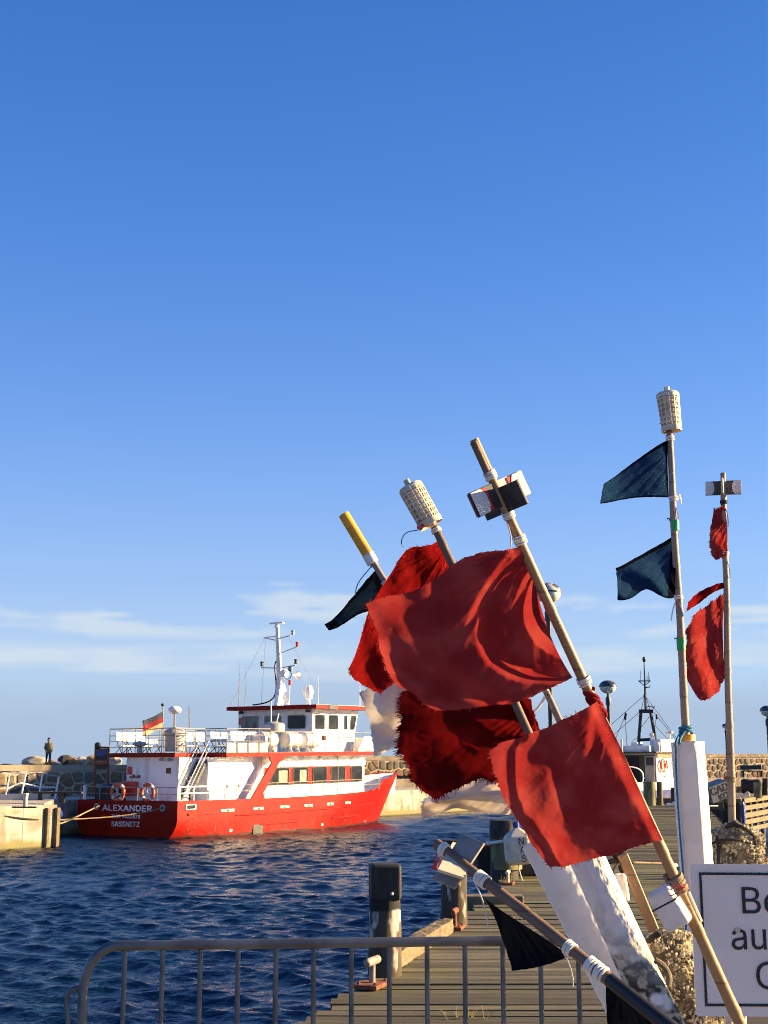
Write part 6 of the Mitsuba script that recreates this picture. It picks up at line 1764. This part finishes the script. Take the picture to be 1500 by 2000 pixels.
rows = [[(1415, 1160), (1396, 1170), (1376, 1184), (1354, 1203)], [(1412, 1215), (1391, 1222), (1366, 1231), (1341, 1241)], [(1413, 1275), (1391, 1283), (1365, 1287), (1338, 1287)], [(1419, 1326), (1404, 1346), (1380, 1368), (1342, 1331)]]
cloth(G_, 'flag', rows, YF, 'red_cloth_faded', lambda X, Z, u, v: 0.07 * u + 0.025 * np.sin(u * 7 + v * 2.5 + 1) + 0.012 * np.sin(v * 8), 65, 90, 90, 5.5, 60, 7, 'red flag hanging torn at the right hand pole')
fk = grown_float(G_, at(1438, 1612, YF), at(1442, 1830, YF), 0.118, 71, 'float', 2600)
rp = [tube(smooth_path([at(1432, 1608, YF) + [0.02 * math.cos(k), -0.02, 0.01 * k], at(1446, 1614, YF - 0.09), at(1470, 1630, YF - 0.10), at(1476, 1660, YF - 0.10), at(1478, 1700, YF - 0.10)], 16), 0.008, 7) for k in range(2)]
rp += [tube(smooth_path([at(1390, 1648, YF - 0.10), at(1418, 1640, YF - 0.13), at(1450, 1642, YF - 0.13), at(1472, 1650, YF - 0.10)], 16), 0.006, 7), tube(smooth_path([at(1400, 1632, YF - 0.1), at(1403, 1660, YF - 0.12), at(1402, 1700, YF - 0.12)], 10), 0.007, 7), tube(smooth_path([at(1420, 1618, YF - 0.05), at(1432, 1610, YF - 0.06), at(1446, 1616, YF - 0.06), at(1436, 1622, YF - 0.08)], 14), 0.010, 7)]
obj('rope_harness', cat(rp), 'rope_dark', fk, smooth=40)
pole(G_, at(1442, 1830, YF) + [0, 0, 0.02], at(1443, 1900, YF), 0.018, 0.018, 'bamboo_grey', 18, name='lower_pole')

# ---- pole G: lying low across the front, square plates, black pennant, taped foot
H = thing('marker_buoy', 'low slanting brown bamboo pole in front with square grey reflector plates and black pennants', 'marker buoy', 'fishing marker buoys leaning together')
YG0, YG1 = 4.25, 3.80
TG0, TG1 = (853, 1648), (1188, 1912)
onG = lambda py: on(TG0, TG1, YG0, YG1, py)
a, b = at(*TG0, YG0), at(*TG1, YG1)
dG = (a - b) / np.linalg.norm(a - b)
pole(H, a, b, 0.0165, 0.0165, 'bamboo_brown', 19)
cG = onG(1682)
x_ = np.cross(dG, [0, -1, 0])
x_ /= np.linalg.norm(x_)                                   # square to the pole, upwards in the view
if x_[2] < 0:
    x_ = -x_
for k_, (ax, lab) in enumerate(((x_ * 0.94 + np.array([0, 0.34, 0]), 'upper'), (np.array([0, 1.0, 0]) + x_ * 0.62, 'lower'))):
    ax = ax / np.linalg.norm(ax)
    obj('reflector_plate', put(rbox([0.172, 0.084, 0.010], 0.002), frame(cG + (0.004 if k_ else 0) * dG, ax, dG)), 'board_grey' if k_ == 0 else 'board_beige', H)
lashing(H, onG(1664), dG, 0.0175, 5, 'rope_white', seed=81)
lashing(H, onG(1722) + dG * -0.01, dG, 0.0175, 8, 'rope_white', seed=82)
lashing(H, onG(1858), dG, 0.0175, 5, 'rope_white', seed=83)
lashing(H, onG(1892), dG, 0.0180, 4, 'rope_white', w=0.004, seed=84, tail=False)
lashing(H, onG(1906), dG, 0.0180, 4, 'rope_white', w=0.004, seed=85, tail=False)
obj('black_tape', tube([onG(1913), onG(2055)], [0.0195, 0.0225], 14), 'black_paint', H, smooth=40)
obj('string', cat([tube(smooth_path([at(866, 1668, YG0), at(856 + rs.normal(0, 5), 1682 + rs.normal(0, 4), YG0), at(850 + rs.normal(0, 3), 1694, YG0), at(860, 1698, YG0)], 10), 0.0018, 4) for _ in range(4)]), 'string_red', H)
rows = [[(946, 1752), (956, 1772), (968, 1792)], [(985, 1782), (980, 1805), (978, 1825)], [(1032, 1812), (1015, 1838), (990, 1860)], [(1074, 1840), (1050, 1862), (997, 1882)], [(1112, 1866), (1062, 1886), (1000, 1896)]]
cloth(H, 'pennant', rows, [4.13, 4.07, 4.01, 3.95, 3.9], 'black_cloth', lambda X, Z, u, v: 0.03 * u + 0.008 * np.sin(v * 9), 83, 30, 60, 0.8, 0, label='black pennant hanging under the low brown pole')
rows = [[(1184, 1908), (1184, 1960), (1190, 2060)], [(1225, 1938), (1228, 1990), (1230, 2070)], [(1270, 1972), (1272, 2020), (1274, 2080)], [(1318, 2006), (1316, 2050), (1318, 2090)]]
cloth(H, 'pennant', rows, [3.80, 3.76, 3.72, 3.66], 'black_cloth', lambda X, Z, u, v: 0.02 * u + 0.006 * np.sin(v * 9), 84, 20, 40, 0.8, 0, label='black cloth at the taped foot of the low pole')

# ------------------------------------------------------------------ the sign
sg = thing('sign', 'white sign with black border and lettering, a bamboo pole crossing in front', 'sign')
YS = 4.62
s00, s10, s01 = at(1355, 1687.5, YS), at(1811, 1690, YS), at(1360, 1985, YS - 0.02)
ex, ey = s10 - s00, s00 - s01
W_, H_ = np.linalg.norm(ex), np.linalg.norm(ey)
SM = frame(s01, ex, ey)
pl = prism(sbox(0, 0, W_, H_).buffer(-0.012).buffer(0.012, quad_segs=5), 0.004)
pl.apply_translation([0, 0, -0.004])
obj('plate', put(pl, SM), 'sign_plate', sg)
m_ = px_len(17, YS)
fr = sbox(m_, m_ * 1.05, W_ - m_, H_ - m_ * 0.9)
obj('border', put(prism(fr.difference(fr.buffer(-px_len(4.6, YS))), 0.0016).apply_translation([0, 0, 0.002]), SM), 'sign_black', sg)
for tx, py, x0, cap in (('Betreten', 1785, 1453, 47.5), ('auf eigene', 1855, 1430, 47.5), ('Gefahr', 1932, 1472, 47.5)):
    q = meshkit.text_mesh(tx, px_len(cap, YS), 0.0016)
    q.apply_translation([-q.bounds[0][0], 0, 0.002])
    w = q.bounds[1][0]
    want = 2 * px_len(1583 - x0, YS)
    q.apply_scale([want / w, 1, 1])
    x, y = px_len(x0 - 1357.5, YS), px_len(1985 - py, YS) * H_ / px_len(297.5, YS)
    q.apply_translation([x, y, 0])
    obj('lettering', put(q, SM), 'sign_black', sg)
obj('scuff', put(lathe([(0, 0.0022), (0.006, 0.002), (0.009, 0.0006), (0, 0.0004)], 9).apply_translation([0, 0, 0.005]), SM @ frame([px_len(1441 - 1357.5, YS), px_len(1985 - 1832, YS), 0.0012], [1, 0, 0], [0, 1, 0])), 'board_beige', sg)
for px in (1418, 1446, 1690):
    x = px_len(px - 1357.5, YS)
    p0, p1 = SM @ [x, 0.35, -0.018, 1], SM @ [x, 0, -0.018, 1]
    dd = p1[:3] - p0[:3]
    obj('post', tube([p0[:3], p0[:3] + dd * ((p0[2] - DZ) / (p0[2] - p1[2]))], 0.012, 10), 'board_beige', sg, smooth=40)
# things on the deck behind the sign
single('net_heap', lump(0.16, 12, 0.4, 3, (1.3, 1.0, 0.7), 2.5).apply_translation(ground(1385, 2015, DZ) + [0, 0.1, 0.06]), 'rope_blue', 'heap of blue net lying under the left corner of the sign', 'net', smooth=50)
t = single('white_crock', lathe([(0, 0), (0.07, 0), (0.085, 0.05), (0.08, 0.16), (0.06, 0.2), (0, 0.21)], 18, ground(1316, 1712, DZ)), 'foam_white', 'small white float lying on the boards by the faceted white float', 'float', smooth=40)
single('green_net', lump(0.13, 14, 0.4, 3, (0.7, 0.8, 0.8), 2.5).apply_translation(ground(1327, 1715, DZ) + [0, -0.1, 0.08]), 'plastic_green', 'small green net bundle against the faceted white float', 'net', smooth=50)

# ------------------------------------------------------------------ the crowd barrier
ba = thing('crowd_barrier', 'grey galvanised crowd control barrier with round bars across the pier', 'barrier')
YR0, YR1 = 5.20, 5.42


def byY(px):
    return YR0 + (px - 160) / 1100 * (YR1 - YR0)


def bpt(px, py):
    return at(px, py, byY(px))


zt = bpt(400, 1845)[2]
zl = DZ + 0.14
x_a, x_b = bpt(163, 1975), bpt(1290, 1838)
top = [[*bpt(160, 1990)[:2], zl], [*bpt(160, 1990)[:2], zt - 0.16]]
c0, c1 = np.array(top[1]), np.array([*bpt(228, 1845)[:2], zt])
for q in np.linspace(0, math.pi / 2, 9)[1:]:
    top.append(c0 + (c1 - c0) * [1 - math.cos(q), 1 - math.cos(q), 0] + np.array([0, 0, (zt - c0[2]) * math.sin(q)]))
top.append([*bpt(1300, 1840)[:2], zt])
obj('frame_tube', tube(top, 0.0185, 16), 'galvanised', ba, smooth=50)
obj('lower_tube', tube([[*bpt(160, 1990)[:2], zl], [*bpt(1300, 1840)[:2], zl]], 0.0165, 14), 'galvanised', ba, smooth=50)
for k_, px in enumerate([244.5 + 73.7 * k for k in range(15)]):
    p = bpt(px, 1848)
    obj('bar', tube([[p[0], p[1], zt - 0.006], [p[0], p[1], zl]], 0.0095, 12), 'galvanised', ba, smooth=50)
e = np.array(top[1])
hk = smooth_path([[e[0], e[1], zt - 0.155], [e[0] - 0.03, e[1], zt - 0.150], [e[0] - 0.052, e[1], zt - 0.165], [e[0] - 0.060, e[1], zt - 0.20], [e[0] - 0.062, e[1], zt - 0.30]], 16)
obj('hook', tube(hk, 0.0095, 12), 'galvanised', ba, smooth=50)
for px in (200, 1200):
    p = bpt(px, 1848)
    obj('foot', cat([tube([[p[0], p[1] - 0.30, DZ + 0.02], [p[0], p[1], zl], [p[0], p[1] + 0.30, DZ + 0.02]], 0.016, 10)]), 'galvanised', ba, smooth=40)
